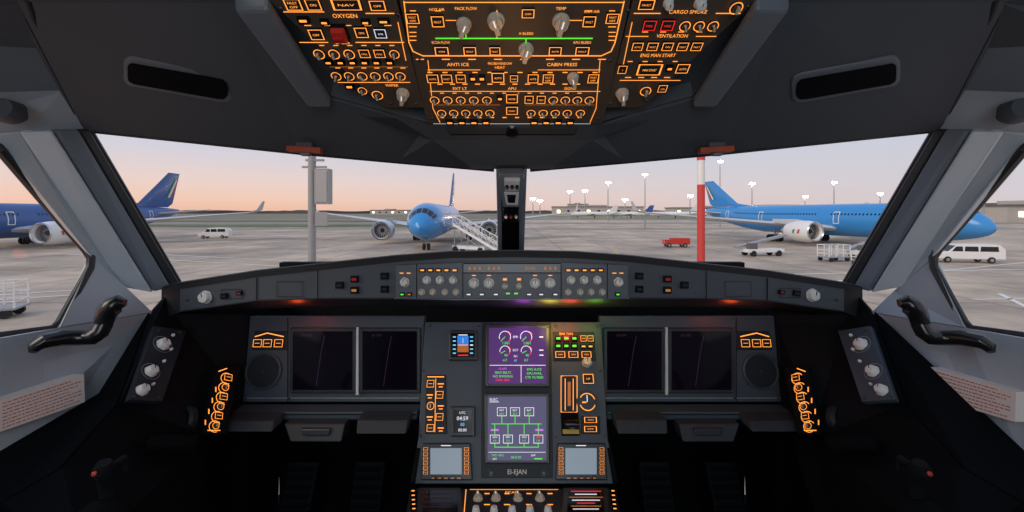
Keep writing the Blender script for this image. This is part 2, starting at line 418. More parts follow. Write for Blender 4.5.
# centre post
mb=MB()
mb.prism([P(496,169,1.0),P(527,169,1.0),P(524,254,1.46),P(498,254,1.46)],Vector((0,.03,.012)),'liner_light')
mb.prism([P(501,171,.995),P(520,171,.995),P(519,254,1.45),P(502,254,1.45)],Vector((0,.03,.012)),'black')
build(mb,'trim_8',kind='structure',bevel=.002)
pn=Panel(P(511,205,1.06),P(530,205,1.06),P(511,170,.98),'standby_compass','light grey folding standby compass on the windshield centre post','compass')
pn.plate([(500,171),(523,171),(524,176),(521,204),(503,204),(499,176)],'liner_mid',z0=-.02,z1=.012,name='housing')
pn.plate([(504,174),(520,174),(519,185),(505,185)],'compass',z0=.01,z1=.022,name='cover')
pn.plate([(504,188),(519,188),(518,201),(506,201)],'compass',z0=.01,z1=.016,name='face')
pn.plate([(507,190),(516,190),(515,198),(508,198)],'gloss',z0=.015,z1=.018,name='glass')
for x in (507,512,517): pn.ctl('lamp:gloss',x,180,4,4,.01,z0=.022)
pn=Panel(P(511,222,1.2),P(530,222,1.2),P(511,205,1.14),'alignment_sight','small black eye alignment sight on the centre post','sight')
pn.plate([(503,206),(519,206),(519,218),(503,218)],'gloss',z0=-.02,z1=.015,name='body')
for x,c in ((506,'knoblight'),(511,'redplastic'),(516,'knoblight')): pn.ctl('lamp:'+c,x,212,3,3,.008,z0=.015)
for cx,sg in ((305,0),(716,1)):
    mb=MB(); c=P(cx,150.5,.95)
    mb.box(-.037,.037,-.010,.010,-.005,.008,'orange_tab',Matrix.Translation(c)@Matrix.Rotation(.06*(1-2*sg),4,'Y'))
    mb.box(-.018,.018,-.008,.010,.006,.018,'liner',Matrix.Translation(c))
    mb.box(-.008,.012,-.008,.008,-.012,-.005,'liner_mid',Matrix.Translation(c))
    build(mb,'sun_visor_clip',label='orange red clip hanging from the upper window frame',category='clip',group='window clips',bevel=.002)
# ================================================================= OVERHEAD PANEL
O0=P(512,125,.865); O1=P(600,125,.865); O2=P(512,0,.65)
def opanel(name,label): return Panel(O0,O1,O2,name,label,'control panel',group='overhead panel sections')
random.seed(3)
TX=['OFF','FAULT/OFF','ON','AUTO','FAULT']
def rb(c='amber'): return 'btn:%s:%s'%(c,random.choice(TX))
pn=opanel('overhead_panel','dark centre overhead panel with amber lit buttons and selectors')
pn.plate([(370,-60),(654,-60),(631,0),(603,124),(427,124),(399,0)],'ovh',z0=-.03,z1=0)
pn.line([(404,1),(409,42),(413,51),(423,55.5),(601,55.5),(611,51),(615,42),(624,1)],1.1,'amber')
pn.line([(404,2),(624,2)],1.0,'amber')
pn.line([(428,60),(433,108),(440,122)],.7,'amber'); pn.line([(600,60),(596,108),(590,122)],.7,'amber')
pn.line([(428,69.5),(480,69.5)],.7,'amber'); pn.line([(538,69.5),(600,69.5)],.7,'amber')
pn.line([(430,91),(600,91)],.7,'amber'); pn.line([(436,104.5),(500,104.5)],.6,'amber_dim'); pn.line([(526,104.5),(594,104.5)],.6,'amber_dim')
pn.line([(436,38),(592,38)],1.5,'green'); pn.line([(466,24),(466,38)],1.3,'green'); pn.line([(561,24),(561,38)],1.3,'green'); pn.line([(526,38),(526,46)],1.3,'green')
pn.line([(497,10),(497,38)],.9,'amber'); pn.line([(446,20),(456,20)],.8,'amber'); pn.line([(570,20),(582,20)],.8,'amber')
for t,x,y,h,w in (('PACK FLOW',466,8,3.0,22),('HOT AIR',437,9,2.6,16),('TEMP',561,8,2.8,12),('RAM AIR',592,11,2.6,16),
    ('ECON FLOW',441,42,2.4,18),('X BLEED',526,33,2.4,15),('APU BLEED',582,42,2.4,18),('ANTI ICE',458,64,3.2,22),('PROBE/WINDOW',500,63,2.4,24),('HEAT',500,67,2.4,11),
    ('CABIN PRESS',562,64,3.2,30),('SIGNS',570,88,2.5,12),('EXT LT',460,88,2.5,14),('APU',512,88,2.5,9)):
    pn.text(t,x,y,h,'amber',z=.0016,wmax=w)
for x,y,w,h in ((413,17,13,10),(438,20,13,11),(589,20,13,11),(612,17,13,10),(442,49.5,14,8.5),(470,49.5,13,8.5),(555,49.5,13,8.5),(582,49.5,14,8.5),(528,12,13,9),(495,49.5,11,8)): pn.ctl(rb(),x,y,w,h)
for x,y,r in ((464,24,21),(496,20,24),(561,21,24),(526,49,21)): pn.ctl('knob',x,y,r*.74,r*.74,.018,rot=random.uniform(-.4,.4))
for x,y,w,h in ((433,77,12,8.5),(447,77,11,8.5),(461,77,10,8.5),(498,76,13,10),(533,77,11,9),(548,77,11,9),(593,77,11,9)): pn.ctl(rb(),x,y,w,h)
pn.ctl('knob',573,77,12,12,.016,rot=.3); pn.ctl('btn:amber:MAN',514,77,8,7); pn.ctl('plain:amber',473,77,7,6); pn.ctl('plain:amber',482,77,7,6)
for x in (435,448,461,474,487): pn.ctl('ring:amber',x,98,9.5,9.5,.012,rot=random.uniform(-.6,.6))
pn.ctl('btn:amber:MASTER',512,97,12,9); pn.ctl('plain:amber',500,97,6,5)
for x in (529,541): pn.ctl('btn:amber:ON',x,98,9,8)
for x in (553,565,577,589): pn.ctl('ring:amber',x,98,9.5,9.5,.012,rot=random.uniform(-.6,.6))
for x in (442,454,466,478,490): pn.ctl('ring:amber',x,111,9,9,.012,rot=random.uniform(-.6,.6))
pn.ctl('btn:amber:START',512,109,12,8)
for x in (531,543,555,567,580): pn.ctl('ring:amber',x,111,9,9,.012,rot=random.uniform(-.6,.6))
for x in (450,462,474,486,534,546,558,570): pn.ctl('plain:amber',x,121,8,4)
for i in range(12):
    x=442+i*12.5; pn.rect(x,117.2,4,.9,'amber'); pn.rect(x-2,83.8,5,.9,'amber'); pn.rect(x,92.8,4,.7,'amber')
    pn.rect(430+i*15,72,5,.9,'amber',.0014)
for i in range(8): pn.rect(420+i*26,59,8,.9,'amber')
for x in (413,438,589,612): pn.rect(x,26.5,8,.8,'amber'); pn.rect(x,10.5,6,.8,'amber')
for x in (413,612):
    for y in (32,36,40): pn.rect(x,y,7,.8,'amber')
for x,y in ((420,60),(432,118),(598,118),(610,60)): pn.ctl('screw',x,y,4,4,.003)
pn.finish()
pn=opanel('overhead_panel','dark overhead panel section with amber lit call buttons')
pn.plate([(225,-60),(366,-60),(396,0),(424,108),(384,108),(268,0)],'ovh',z0=-.03,z1=0)
pn.line([(284,11.5),(324,11.5)],1.0,'amber');pn.line([(366,13),(394,13)],1.0,'amber'); pn.line([(398,22),(406,60)],.8,'amber'); pn.line([(300,42),(328,42)],.9,'amber');pn.line([(356,42),(404,42)],.9,'amber')
pn.line([(338,82),(410,82)],.8,'amber'); pn.line([(330,66.5),(408,66.5)],.6,'amber_dim')
pn.text('OXYGEN',345,15.5,3.8,'amber',wmax=30); pn.text('CALLS',342,42,3.3,'amber',wmax=19); pn.text('WIPER',392,85,2.4,'amber',wmax=13)
pn.ctl(rb(),294,3,17,11); pn.ctl(rb(),314,3,15,11); pn.ctl('btn:amber:NAV',347,3,30,11); pn.ctl(rb(),378,4,16,10)
pn.ctl('plain:amber',304,19,12,6); pn.ctl('plain:amber',384,20,12,5); pn.ctl('plain:amber',325,21,9,5); pn.ctl('plain:amber',366,21,9,5)
pn.ctl(rb(),317,33,14,10); pn.ctl('guard:redplastic',341,31,15,14,.02); pn.ctl('btn:amber:ON',362,31,13,10); pn.ctl('btn:white_em:ON',381,32,12,9)
for x,y in ((320,51),(335,51),(350,51)): pn.ctl('ring:amber',x,y+1,11,11,.012)
for x in (365,380): pn.ctl('btn:amber:CALL',x,52,11,8)
pn.ctl('ring:amber',395,52,10,10,.012)
for x in (337,350,363,376,389,401): pn.ctl('ring:amber',x,74,10,10,.012,rot=random.uniform(-.6,.6))
for x in (329,341,353,365,377,390): pn.ctl('plain:amber',x,61,8,4.5,.006)
pn.ctl('ring:amber',378,93,11,11,.012); pn.ctl('knob',403,93,13,13,.018,rot=-.2); pn.ctl('ring:amber',363,89,9,9,.01)
pn.ctl('plain:amber',350,85,9,5)
for x,y in ((281,8),(398,14),(391,103),(416,104)): pn.ctl('screw',x,y,4,4,.003)
for i in range(6): pn.rect(338+i*13,67.5,5,.8,'amber',.0014); pn.rect(322+i*14,45,5,.8,'amber',.0014)
for i in range(5): pn.rect(308+i*20,25,7,.8,'amber',.0014)
pn.finish()
pn=opanel('overhead_panel','dark overhead panel section with amber lit ventilation and start buttons')
pn.plate([(661,-60),(799,-60),(757,0),(642,108),(606,108),(633,0)],'ovh',z0=-.03,z1=0)
pn.line([(634,13),(660,13)],1.0,'amber'); pn.line([(716,13),(740,13)],1.0,'amber'); pn.line([(632,22),(622,70)],.8,'amber'); pn.line([(620,80),(680,80)],.8,'amber')
pn.line([(626,36),(648,36)],.8,'amber');pn.line([(696,36),(716,36)],.8,'amber')
pn.text('CARGO SMOKE',688,11.5,3.4,'amber',wmax=40); pn.text('VENTILATION',672,35.5,3.2,'amber',wmax=31); pn.text('ENG MAN START',658,55,3.2,'amber',wmax=35)
pn.ctl(rb(),646,3,16,10); pn.ctl('ring:amber',735,6,13,13,.012); pn.ctl('rotary:knoblight',668,3,10,10,.014); pn.ctl('rotary:knoblight',700,3,12,12,.014)
for x in (649,667): pn.ctl('btn:red:FIRE',x,24,13,10)
for x in (684,698,712): pn.ctl('ring:amber',x,24,11,11,.012,rot=.4)
for x in (637,652,667,682,696): pn.ctl(rb(),x,45,11,8)
pn.ctl('btn:amber:MAN START',649,68,25,11); pn.ctl(rb(),682,67,13,9); pn.ctl('btn:amber:1',622,68,9,8); pn.ctl('plain:amber',669,67,7,5)
pn.ctl('knob',622,93,13,13,.018,rot=.2); pn.ctl('ring:amber',645,89,11,11,.012); pn.ctl('btn:amber:ON',662,87,9,7)
for x,y in ((748,6),(628,10),(610,103),(646,100)): pn.ctl('screw',x,y,4,4,.003)
for i in range(4): pn.rect(628+i*13,77,6,.8,'amber',.0014); pn.rect(645+i*18,31.5,6,.8,'amber',.0014); pn.rect(630+i*15,61,5,.8,'amber',.0014)
pn.finish()
# ================================================================= GLARESHIELD
st=[(163,293,318,1.085),(180,289,312,1.07),(257,277,301,1.06),(330,269,299,1.05),(395,262,299,1.035),(450,258,300,1.03),(512,257,300,1.03),(574,258,300,1.03),(629,262,299,1.035),(694,269,299,1.05),(767,277,301,1.06),(844,289,312,1.07),(861,293,318,1.085)]
gs=empty('glareshield',Matrix.Translation(P(512,280,1.05)),'black padded glareshield hood with grey control strip below the windshield','glareshield')
mb=MB()
n=len(st)
for i in range(n-1):
    a,b=st[i],st[i+1]
    def hp(s): 
        tp=s[1]-5; return P(s[0],tp,s[3]), P(s[0],tp-1.0,s[3]+.03), P(s[0],tp+1,min(1.50,s[3]+.1+.36*(1-abs(s[0]-512)/350)))
    A,B=hp(a),hp(b)
    mb.poly([P(a[0],a[1],a[3]),P(b[0],b[1],b[3]),B[0],A[0]],'hood')
    mb.poly([A[0],B[0],B[1],A[1]],'hood'); mb.poly([A[1],B[1],B[2],A[2]],'hood')
for e in (0,n-1):
    s=st[e]
    mb.poly([P(s[0],s[1]-5,s[3]),P(s[0],s[2],s[3]),P(s[0],s[2],s[3]+.1),P(s[0],s[1]-5,s[3]+.1)],'hood')
build(mb,'hood',parent=gs,solid=.006)
mb=MB()
for i in range(n-1):
    a,b=st[i],st[i+1]; m='hood' if i in(0,n-2) else 'fascia'
    mb.poly([P(a[0],a[2],a[3]),P(b[0],b[2],b[3]),P(b[0],b[1],b[3]),P(a[0],a[1],a[3])],m)
    mb.poly([P(a[0],a[2],a[3]),P(a[0],a[2]+ (8 if 2<=i else 2),a[3]+.18),P(b[0],b[2]+8,b[3]+.18),P(b[0],b[2],b[3])],'panel_dark')
    mb.prism([P(a[0],a[2],a[3]-.004),P(b[0],b[2],b[3]-.004),P(b[0],b[2]-1.2,b[3]-.004),P(a[0],a[2]-1.2,a[3]-.004)],Vector((0,.004,0)),'edge' if 4<=i<=7 else 'bezel')
build(mb,'fascia',parent=gs)
def strip(a,b):
    return Panel(P(a[0],a[2],a[3]-.002),P(b[0],b[2],b[3]-.002),P(a[0],a[1],a[3]-.002),None,None,None,root=False,parent=gs)
segs=[strip(st[1],st[2]),strip(st[2],st[4]),strip(st[8],st[10]),strip(st[10],st[11])]
L1,L2,R2,R1=segs
L1.ctl('rotary:knoblight',206,297,12,12,.014); L1.orect(232,294,20,9,.8,'bezel')
L1.ctl('plain:redplastic',240,293,6,4); L1.ctl('screw',187,300,3,3,.002); L1.ctl('plain:panel_dark',225,296,7,6)
R1.ctl('rotary:knoblight',812,295,12,12,.014); R1.orect(790,293,20,9,.8,'bezel'); R1.ctl('plain:redplastic',781,292,6,4); R1.ctl('screw',837,300,3,3,.002); R1.ctl('plain:panel_dark',796,293,7,6)
L2.orect(290,289,26,15,.6,'bezel')
for x,y in ((355,279),(355,290)): L2.ctl('plain:redplastic' if y<285 else 'plain:amber_dim',x,y,8,7)
for x,y in ((385,276),(385,289),(340,285)): L2.ctl('plain:panel_dark',x,y,8,7)
for x,y in ((667,279),(667,290)): R2.ctl('plain:redplastic' if y<285 else 'plain:amber_dim',x,y,8,7)
for x,y in ((639,276),(639,289),(684,285)): R2.ctl('plain:panel_dark',x,y,8,7)
R2.orect(738,289,26,15,.6,'bezel'); L2.line([(257,278),(257,300)],1,'black'); R2.line([(767,278),(767,300)],1,'black'); L2.line([(318,271),(318,299)],.8,'black'); R2.line([(706,271),(706,299)],.8,'black')
for s_ in segs: s_.finish('marking')
fc=Panel(P(512,299,1.015),P(600,299,1.015),P(512,262,1.02),'flight_control_panel','grey autopilot control panel with light knobs and amber legends','control panel')
fc.plate([(396,299),(628,299),(628,265),(560,262),(464,262),(396,265)],'fcu',z0=-.012,z1=.003)
fc.plate([(463,263),(561,263),(561,273),(463,273)],'gloss',z0=.002,z1=.008,name='display')
for x in (417,463,561,607): fc.line([(x,264),(x,298)],.8,'black',.0036)
for x in (474,489,535,550): fc.ctl('rotary:knoblight',x,283,10,10,.018,z0=.003)
for x in (427,440,453,571,584,597): fc.ctl('rotary:knoblight',x,280,8,8,.014,z0=.003)
for x in (422,433,445,456,568,580,591,602): fc.ctl('rotary:knobgrey',x,292,6.5,6.5,.010,z0=.003)
for x in (405,618): fc.ctl('rotary:knoblight',x,282,9,9,.015,z0=.003); 
for x in (505,519): fc.ctl('plain:amber',x,279,6,5,z0=.003); fc.ctl('rotary:knobgrey',x,286,6,6,.008,z0=.003)
for x in (508,516): fc.ctl('plain:green',x,293,6,4,z0=.003)
fc.ctl('plain:green',403,294,5,4,z0=.003); fc.ctl('plain:amber_dim',410,294,5,4,z0=.003); fc.ctl('plain:green',617,294,5,4,z0=.003)
for x in (423,431,439,447,455,568,576,584,592,600): fc.ctl('plain:amber',x,270,6,4,z0=.003)
for x in (469,482,496,529,541,555): fc.ctl('plain:white_em',x,294,6,3,z0=.003)
for x in (402,409,614,621): fc.rect(x,273,4,.8,'amber',.0038)
for x in (474,489,535,550): fc.rect(x,275.3,4,.8,'amber',.0038)
for x,t in ((475,'- - -'),(494,'- - -'),(530,'00100'),(550,'- - -')): fc.text(t,x,268,3.0,'amber_dim',z=.0085,wmax=12)
fc.finish()
# ================================================================= MAIN INSTRUMENT PANEL
M0=P(240,402,1.17); M1=P(780,402,1.17); M2=P(240,316,1.222)
def mip(name,label,cat,group=None): return Panel(M0,M1,M2,name,label,cat,group=group)
def display(pn,x0,y0,x1,y1,scr,z=.0,bez=5):
    pn.plate([(x0-bez,y1+bez),(x1+bez,y1+bez),(x1+bez,y0-bez),(x0-bez,y0-bez)],'bezel',z0=z+.0005,z1=z+.012,name='bezel',bevel=.003)
    pn.plate([(x0,y1),(x1,y1),(x1,y0),(x0,y0)],scr,z0=z+.001,z1=z+.0135,name='screen',bevel=0)
    for a in (x0-bez/2,x1+bez/2):
        for b in (y0-bez/2,y1+bez/2): pn.ctl('screw',a,b,2.6,2.6,.003,z0=z+.012)
for sgn,side in ((0,'L'),(1,'R')):
    def X(x): return 1024-x if sgn else x
    pn=mip('instrument_panel','blue grey instrument panel carrying flight displays and a round loudspeaker','instrument panel','pilot instrument panels')
    pts=[(X(243),402),(X(424),402),(X(424),316),(X(250),316)]
    pn.plate(pts,'panel',z0=-.03,z1=0,name='plate')
    x,y=pn.hit(X(264),371); r=pn.sz(X(264),371,18,18)[0]
    mb=MB(); mb.lathe([(0,r),(.006,r),(.008,r*.93),(.004,r*.88),(.004,.001)],'panel',n=40,M=Matrix.Translation((x,y,0)))
    mb.annulus(x,y,.0055,r*.05,r*.86,'panel_dark',n=36)
    build(mb,'loudspeaker',pn.M,pn.root,smooth=True)
    for a in (45,135,225,315):
        pn.ctl('screw',X(264)+19*math.cos(math.radians(a)),371+19*math.sin(math.radians(a)),2.5,2.5,.002)
    pn.plate([(X(252),350),(X(288),350),(X(288),331),(X(255),331)],'panel_dark',z0=0,z1=.003,name='sub_panel')
    for k in (259,269,280): pn.ctl('btn:amber:',X(k),343,9,8,z0=.003)
    pn.line([(X(256),336.5),(X(268),333),(X(284),336.5)],1.0,'amber',.0036)
    for k,l in ((290,326),(424-2,326),(246,398),(420,398),(290,398)): pn.ctl('screw',X(k),l,3,3,.002)
    pn.line([(X(288),318),(X(288),402)],.8,'black'); 
    pn.line([(X(424),398),(X(244),398)],.8,'edge')
    pn.finish('marking')
    for (x0,x1) in ((295,354),(364,418)):
        a,b=(X(x1),X(x0)) if sgn else (x0,x1)
        d=mip('display_unit','black square flight display nearly dark beside another display','screen','flight displays')
        display(d,a,331,b,389,'scr_dark',bez=3.5)
        z=.014
        d.line([((a+b)/2-6,385),((a+b)/2-1,350),((a+b)/2+2,336)],.6,'scr_trace',z)  # faint glowing line stands in for a reflection on the dark screen
        d.text('GS 000',a+14,335,2.4,'scr_trace',z=z,wmax=14)
        d.finish('screen_marks')
    pn=mip('display_divider','narrow strip painted pale for glare between two flight displays','trim strip','display dividers')
    pn.plate([(X(357.6),394),(X(360.2),394),(X(360.2),327),(X(358),327)],'pillar',z0=.0005,z1=.014,name='strip',bevel=0)  # pale colour paints in the glare along the divider
    def TT(p): p=P(*p); return mir(p) if sgn else p
    sh=empty('pull_out_table',Matrix.Translation(TT((315,425,1.1))),'dark grey folded pull out table below the instrument panel','table',group='folded tables')
    def pz(pts,off,m,name,bev=.003):
        mb=MB(); q=[TT(p) for p in pts]
        mb.prism(q,off,m); build(mb,name,parent=sh,bevel=bev)
    pz([(243,404,1.163),(424,404,1.163),(417,412,1.10),(232,412,1.10)],Vector((0,0,-.02)),'panel','shelf')
    pz([(232,414,1.098),(417,414,1.098),(414,421,1.11),(228,421,1.11)],Vector((0,.03,0)),'panel_dark','front_edge')
    pz([(284,424,1.07),(345,424,1.07),(341,442,1.05),(290,442,1.05)],Vector((0,.05,0)),'pad','leaf')
    pz([(300,429,1.055),(330,429,1.055),(328,436,1.05),(302,436,1.05)],Vector((0,.01,0)),'bezel','handle')
    pz([(222,421,1.05),(274,421,1.05),(272,432,1.03),(224,432,1.03)],Vector((0,.05,0)),'pad','pad')
    pz([(357,420,1.05),(408,420,1.05),(406,434,1.03),(356,434,1.03)],Vector((0,.05,0)),'pad','pad')
    for k in (300,368):
        pr=TT((k,486,1.45))
        rp=empty('rudder_pedal',Matrix.Translation(pr),'dark metal rudder pedal in the unlit footwell','pedal',group='rudder pedals')
        mb=MB(); Mx=Matrix.Translation(pr)@Matrix.Rotation(-.5,4,'X')
        mb.box(-.05,.05,-.012,.012,-.07,.07,'console',Mx); 
        for q_ in range(5): mb.box(-.045,.045,-.018,-.010,-.06+.026*q_,-.048+.026*q_,'black',Mx)
        build(mb,'pad',parent=rp,bevel=.004)
        mb=MB(); mb.tube([pr+Vector((0,.02,-.05)),pr+Vector((0,.10,-.12)),pr+Vector((0,.16,-.18))],.014,'black'); build(mb,'arm',parent=rp,smooth=True)
for sgn,side in ((0,'left'),(1,'right')):
    def T(p):
        p=P(*p) if isinstance(p,tuple) else p
        return mir(p) if sgn else p
    def X(x): return 1024-x if sgn else x
    sc=empty('side_console',Matrix.Translation(T((120,420,.8))),'black side console sloping down beside the pilot station','console',group='side consoles')
    mb=MB()
    def aq(q,m):
        pts=[T(p) for p in q]
        if sgn: pts.reverse()
        mb.poly(pts,m)
    aq([(150,313,1.04),(165,296,1.09),(172,314,1.10),(250,316,1.235),(243,402,1.175),(206,438,1.0),(118,405,.86)],'console')
    aq([(0,454,.735),(100,395,.925),(150,313,1.035),(118,405,.86),(60,470,.72),(0,505,.66)],'black')
    aq([(118,405,.86),(206,438,1.0),(190,560,.80),(80,560,.62),(0,505,.66),(60,470,.72)],'black')
    aq([(206,438,1.0),(243,402,1.175),(250,520,1.2),(190,560,.80)],'black')
    build(mb,'body',parent=sc,solid=.01)
    mb=MB(); mb.prism([T((150,440,.86)),T((200,440,.93)),T((196,452,.90)),T((146,452,.83))],Vector((0,0,.012)),'black'); build(mb,'tray',parent=sc,bevel=.003)
    if not sgn: p0,p1,p2=P(128,398,.853),P(158,402,.90),P(152,327,1.0)
    else: p0,p1,p2=mir(P(158,402,.90)),mir(P(128,398,.853)),mir(P(182,332,1.06))
    e=Vector((0,-.012,.004)); p0=p0+e;p1=p1+e;p2=p2+e
    pn=Panel(p0,p1,p2,'oxygen_control_panel','narrow grey panel with three pale round knobs on the side console','control panel',group='side console knob panels')
    pn.plate([(X(128),400),(X(162),402),(X(186),331),(X(153),326)],'panel' if sgn else 'panel_dark',z0=-.01,z1=.002)
    for x,y,r in ((162,345,12),(150,372,12),(141,391,12)): pn.ctl('rotary:knoblight',X(x),y,r,r,.012,z0=.002)
    for x,y in ((172,336),(163,362),(152,385),(170,350)): pn.ctl('lamp:knoblight',X(x),y,3,3,.006,z0=.002)
    for x,y in ((158,331),(179,333),(133,397),(158,399)): pn.ctl('screw',X(x),y,3,3,.003,z0=.002)
    pn.arc(X(162),345,9,.6,'edge',z=.0026); pn.arc(X(150),372,9,.6,'edge',z=.0026); pn.finish('marking')
    if not sgn: p0,p1,p2=P(203,432,.98),P(226,434,1.02),P(216,366,1.10)
    else: p0,p1,p2=mir(P(226,434,1.02)),mir(P(203,432,.98)),mir(P(236,366,1.14))
    e=Vector((0,-.02,.01)); p0=p0+e;p1=p1+e;p2=p2+e
    pn=Panel(p0,p1,p2,'lighting_control_panel','slanted black panel with a column of glowing amber legends','control panel',group='amber side panels')
    pn.plate([(X(203),434),(X(226),434),(X(240),368),(X(216),366)],'console',z0=-.01,z1=.002)
    for k in range(6):
        t=k/5; x=222-12*t+4; y=379+48*t
        pn.ctl('ring:amber' if k%2 else 'btn:amber:',X(x),y,8,7,.008,z0=.002)
        pn.arc(X(x),y,5.6,.7,'amber',z=.0026,a0=30,a1=300)
    pn.line([(X(218),372),(X(226),369)],1.0,'amber',.003); pn.line([(X(207),431),(X(219),431)],1.0,'amber',.003)
    for k in range(4): pn.rect(X(215-3.5*k),390+11*k,1.2,5,'amber',.003)
    pn.finish()
    mb=MB(); c=T((190,420,1.0)); Mx=Matrix.Translation(c)@Matrix.Rotation(math.radians(70),4,'X')@Matrix.Rotation(math.radians(-25 if not sgn else 25),4,'Y')
    mb.lathe([(0,.03),(.012,.032),(.018,.026),(.006,.022),(.006,.001)],'panel_dark',n=24,M=Mx)
    mb.box(-.02,.02,-.003,.003,.006,.014,'black',Mx)
    build(mb,'air_outlet',label='round dark adjustable air outlet on the side console',category='vent',group='round air outlets',smooth=True)
    b=T((100,525,.66)); ss=empty('side_stick',Matrix.Translation(b),'black side stick grip with a red thumb button','control stick',group='side sticks')
    mb=MB(); 
    mb.tube([b,b+Vector((0,.01,.02)),b+Vector((0,.015,.03))],[.04,.03,.018],'black',n=14); build(mb,'boot',parent=ss,smooth=True)
    mb=MB(); k=-1 if sgn else 1
    mb.tube([b+Vector((0,.015,.025)),b+Vector((0,.014,.05)),b+Vector((.004*k,.006,.072)),b+Vector((.008*k,-.002,.088)),b+Vector((.01*k,-.004,.098))],[.010,.012,.012,.014,.009],'console',n=14)
    mb.tube([b+Vector((.005*k,-.012,.082)),b+Vector((.01*k,.030,.084)),b+Vector((.01*k,.034,.066))],[.006,.006,.005],'console'); build(mb,'grip',parent=ss,smooth=True)
    mb=MB(); mb.lathe([(0,.0035),(.003,.0035),(.004,.002)],'redplastic',n=12,M=Matrix.Translation(b+Vector((.010*k,-.018,.09)))@Matrix.Rotation(math.radians(80),4,'X'))
    build(mb,'thumb_button',parent=ss)
    hb=T((60,345,.82)); wh=empty('window_handle',Matrix.Translation(hb),'glossy black cranked sliding window handle on the light side wall','handle',group='window handles')
    mb=MB(); mb.tube([T(p) for p in ((33,352,.77),(35,347,.775),(42,342,.78),(62,338,.81),(82,338,.83),(93,337,.835),(100,332,.84),(104,324,.845))],[.006,.011,.013,.014,.014,.015,.015,.015],'handle_black',n=16); build(mb,'arm',parent=wh,smooth=True)
    mb=MB(); mb.tube([T(p) for p in ((103,327,.844),(105,318,.846),(108,311,.848),(113,306,.85),(118,304,.853),(122,305,.855),(124,307,.856))],[.014,.016,.018,.019,.018,.013,.005],'handle_black',n=16); build(mb,'knob',parent=wh,smooth=True)
    mb=MB(); mb.tube([T((46,342,.83)),T((92,336,.88))],.010,'liner_mid',n=10); build(mb,'base',parent=wh,smooth=True)
    # placard standing just proud of the side wall
    xs_=.866
    sx=1 if sgn else -1
    def onw(px,py):
        d=Vector(((px-CX)/F,1,(HZ-py)/F)); return CAM+d*(sx*xs_/d.x)
    nn=Vector((-sx,0,0))
    Q=[onw(-3,433),onw(85,402),onw(84,374),onw(-3,402)] if not sgn else [onw(930,397),onw(1015,422),onw(1016,392),onw(931,367)]
    def bl(s,t,o=0): return Q[0]*(1-s)*(1-t)+Q[1]*s*(1-t)+Q[2]*s*t+Q[3]*(1-s)*t+nn*o
    ro=empty('warning_placard',Matrix.Translation(bl(.5,0)),'pale pink placard with small red print on side wall','placard',group='window placards')
    mb=MB(); mb.prism([bl(0,0),bl(1,0),bl(1,1),bl(0,1)],-nn*.025,'placard'); build(mb,'plate',parent=ro)
    mb=MB(); random.seed(11)
    for r in range(8):
        y=.89-.112*r; x=.05
        while x<(.92 if r%3 else .8):
            l=min(random.uniform(.015,.06),.95-x)
            if l>0: mb.poly([bl(x,y-.018,.0006),bl(x+l,y-.018,.0006),bl(x+l,y+.018,.0006),bl(x,y+.018,.0006)],'placard_ink')
            x+=l+.012
    build(mb,'print',parent=ro)
# ================================================================= CENTRE PANEL
B0=P(512,478,1.02); B1=P(600,478,1.02); B2=P(512,320,1.19)
def cpn(name,label,cat,group=None): return Panel(B0,B1,B2,name,label,cat,group=group)
pn=cpn('centre_instrument_panel','blue grey centre instrument panel with engine displays','instrument panel')
pn.plate([(410,484),(618,484),(608,440),(601,322),(425,322),(418,440)],'panel',z0=-.03,z1=0)
pn.plate([(481,478),(553,478),(551,322),(482,322)],'panel_dark',z0=0,z1=.002,name='recess')
for x,y in ((430,326),(479,326),(556,326),(597,326),(420,436),(480,436),(556,436),(605,436),(424,370),(600,370)): pn.ctl('screw',x,y,3,3,.003)
pn.plate([(553,361),(596,361),(594,332),(553,332)],'panel_dark',z0=0,z1=.003,name='sub_panel')
for r,c in ((339,'green'),(346.5,'green')):
    for x in (558,566,574): pn.ctl('plain:%s'%c,x,r,6.5,6,z0=.003)
for x in (583,590): pn.ctl('btn:amber:',x,339,6,6,z0=.003); pn.ctl('plain:amber',x,347,6,4,z0=.003)
for x in (560,573,586): pn.ctl('btn:amber:ON',x,355,10,6.5,z0=.003)
pn.ctl('rotary:knobgrey',587,362,10,10,.014,z0=.0)
pn.text('BRK FAN',566,334,2.4,'amber',z=.0036,wmax=16)
pn.plate([(562,412),(576,412),(575,376),(563,376)],'panel_dark',z0=0,z1=.004,name='gear_lever_slot')
pn.line([(565,379),(565,410)],.8,'amber',.0045); pn.line([(573,379),(573,410)],.8,'amber',.0045); pn.rect(569,394,3,24,'brown_em',.0044)
pn.ctl('btn:amber:UP',588,379,11,10)
pn.orect(569,394,16,36,.7,'amber'); 
x,y=pn.hit(570,424); mb=MB(); Mx=pn.M@Matrix.Translation((x,y,0))
mb.box(-.022,.022,-.026,.026,0,.006,'black',Mx); mb.box(-.005,.005,-.012,.008,.006,.045,'bezel',Mx); mb.lathe([(-.018,.004),(-.016,.009),(.016,.009),(.018,.004)],'gloss',n=16,M=Mx@Matrix.Translation((0,0,.045))@Matrix.Rotation(math.pi/2,4,'Y'))
mb.box(-.020,.020,-.022,-.012,.006,.010,'yellow',Mx)
build(mb,'landing_gear_lever',parent=pn.root,label='landing gear lever with black wheel grip and yellow base')
x,y=pn.hit(587,402); r=pn.sz(587,402,10.5,10.5)[0]; mb=MB(); mb.lathe([(0,r),(.008,r),(.008,r*.85),(.006,r*.82),(.006,.001)],'bezel',n=28,M=Matrix.Translation((x,y,0)))
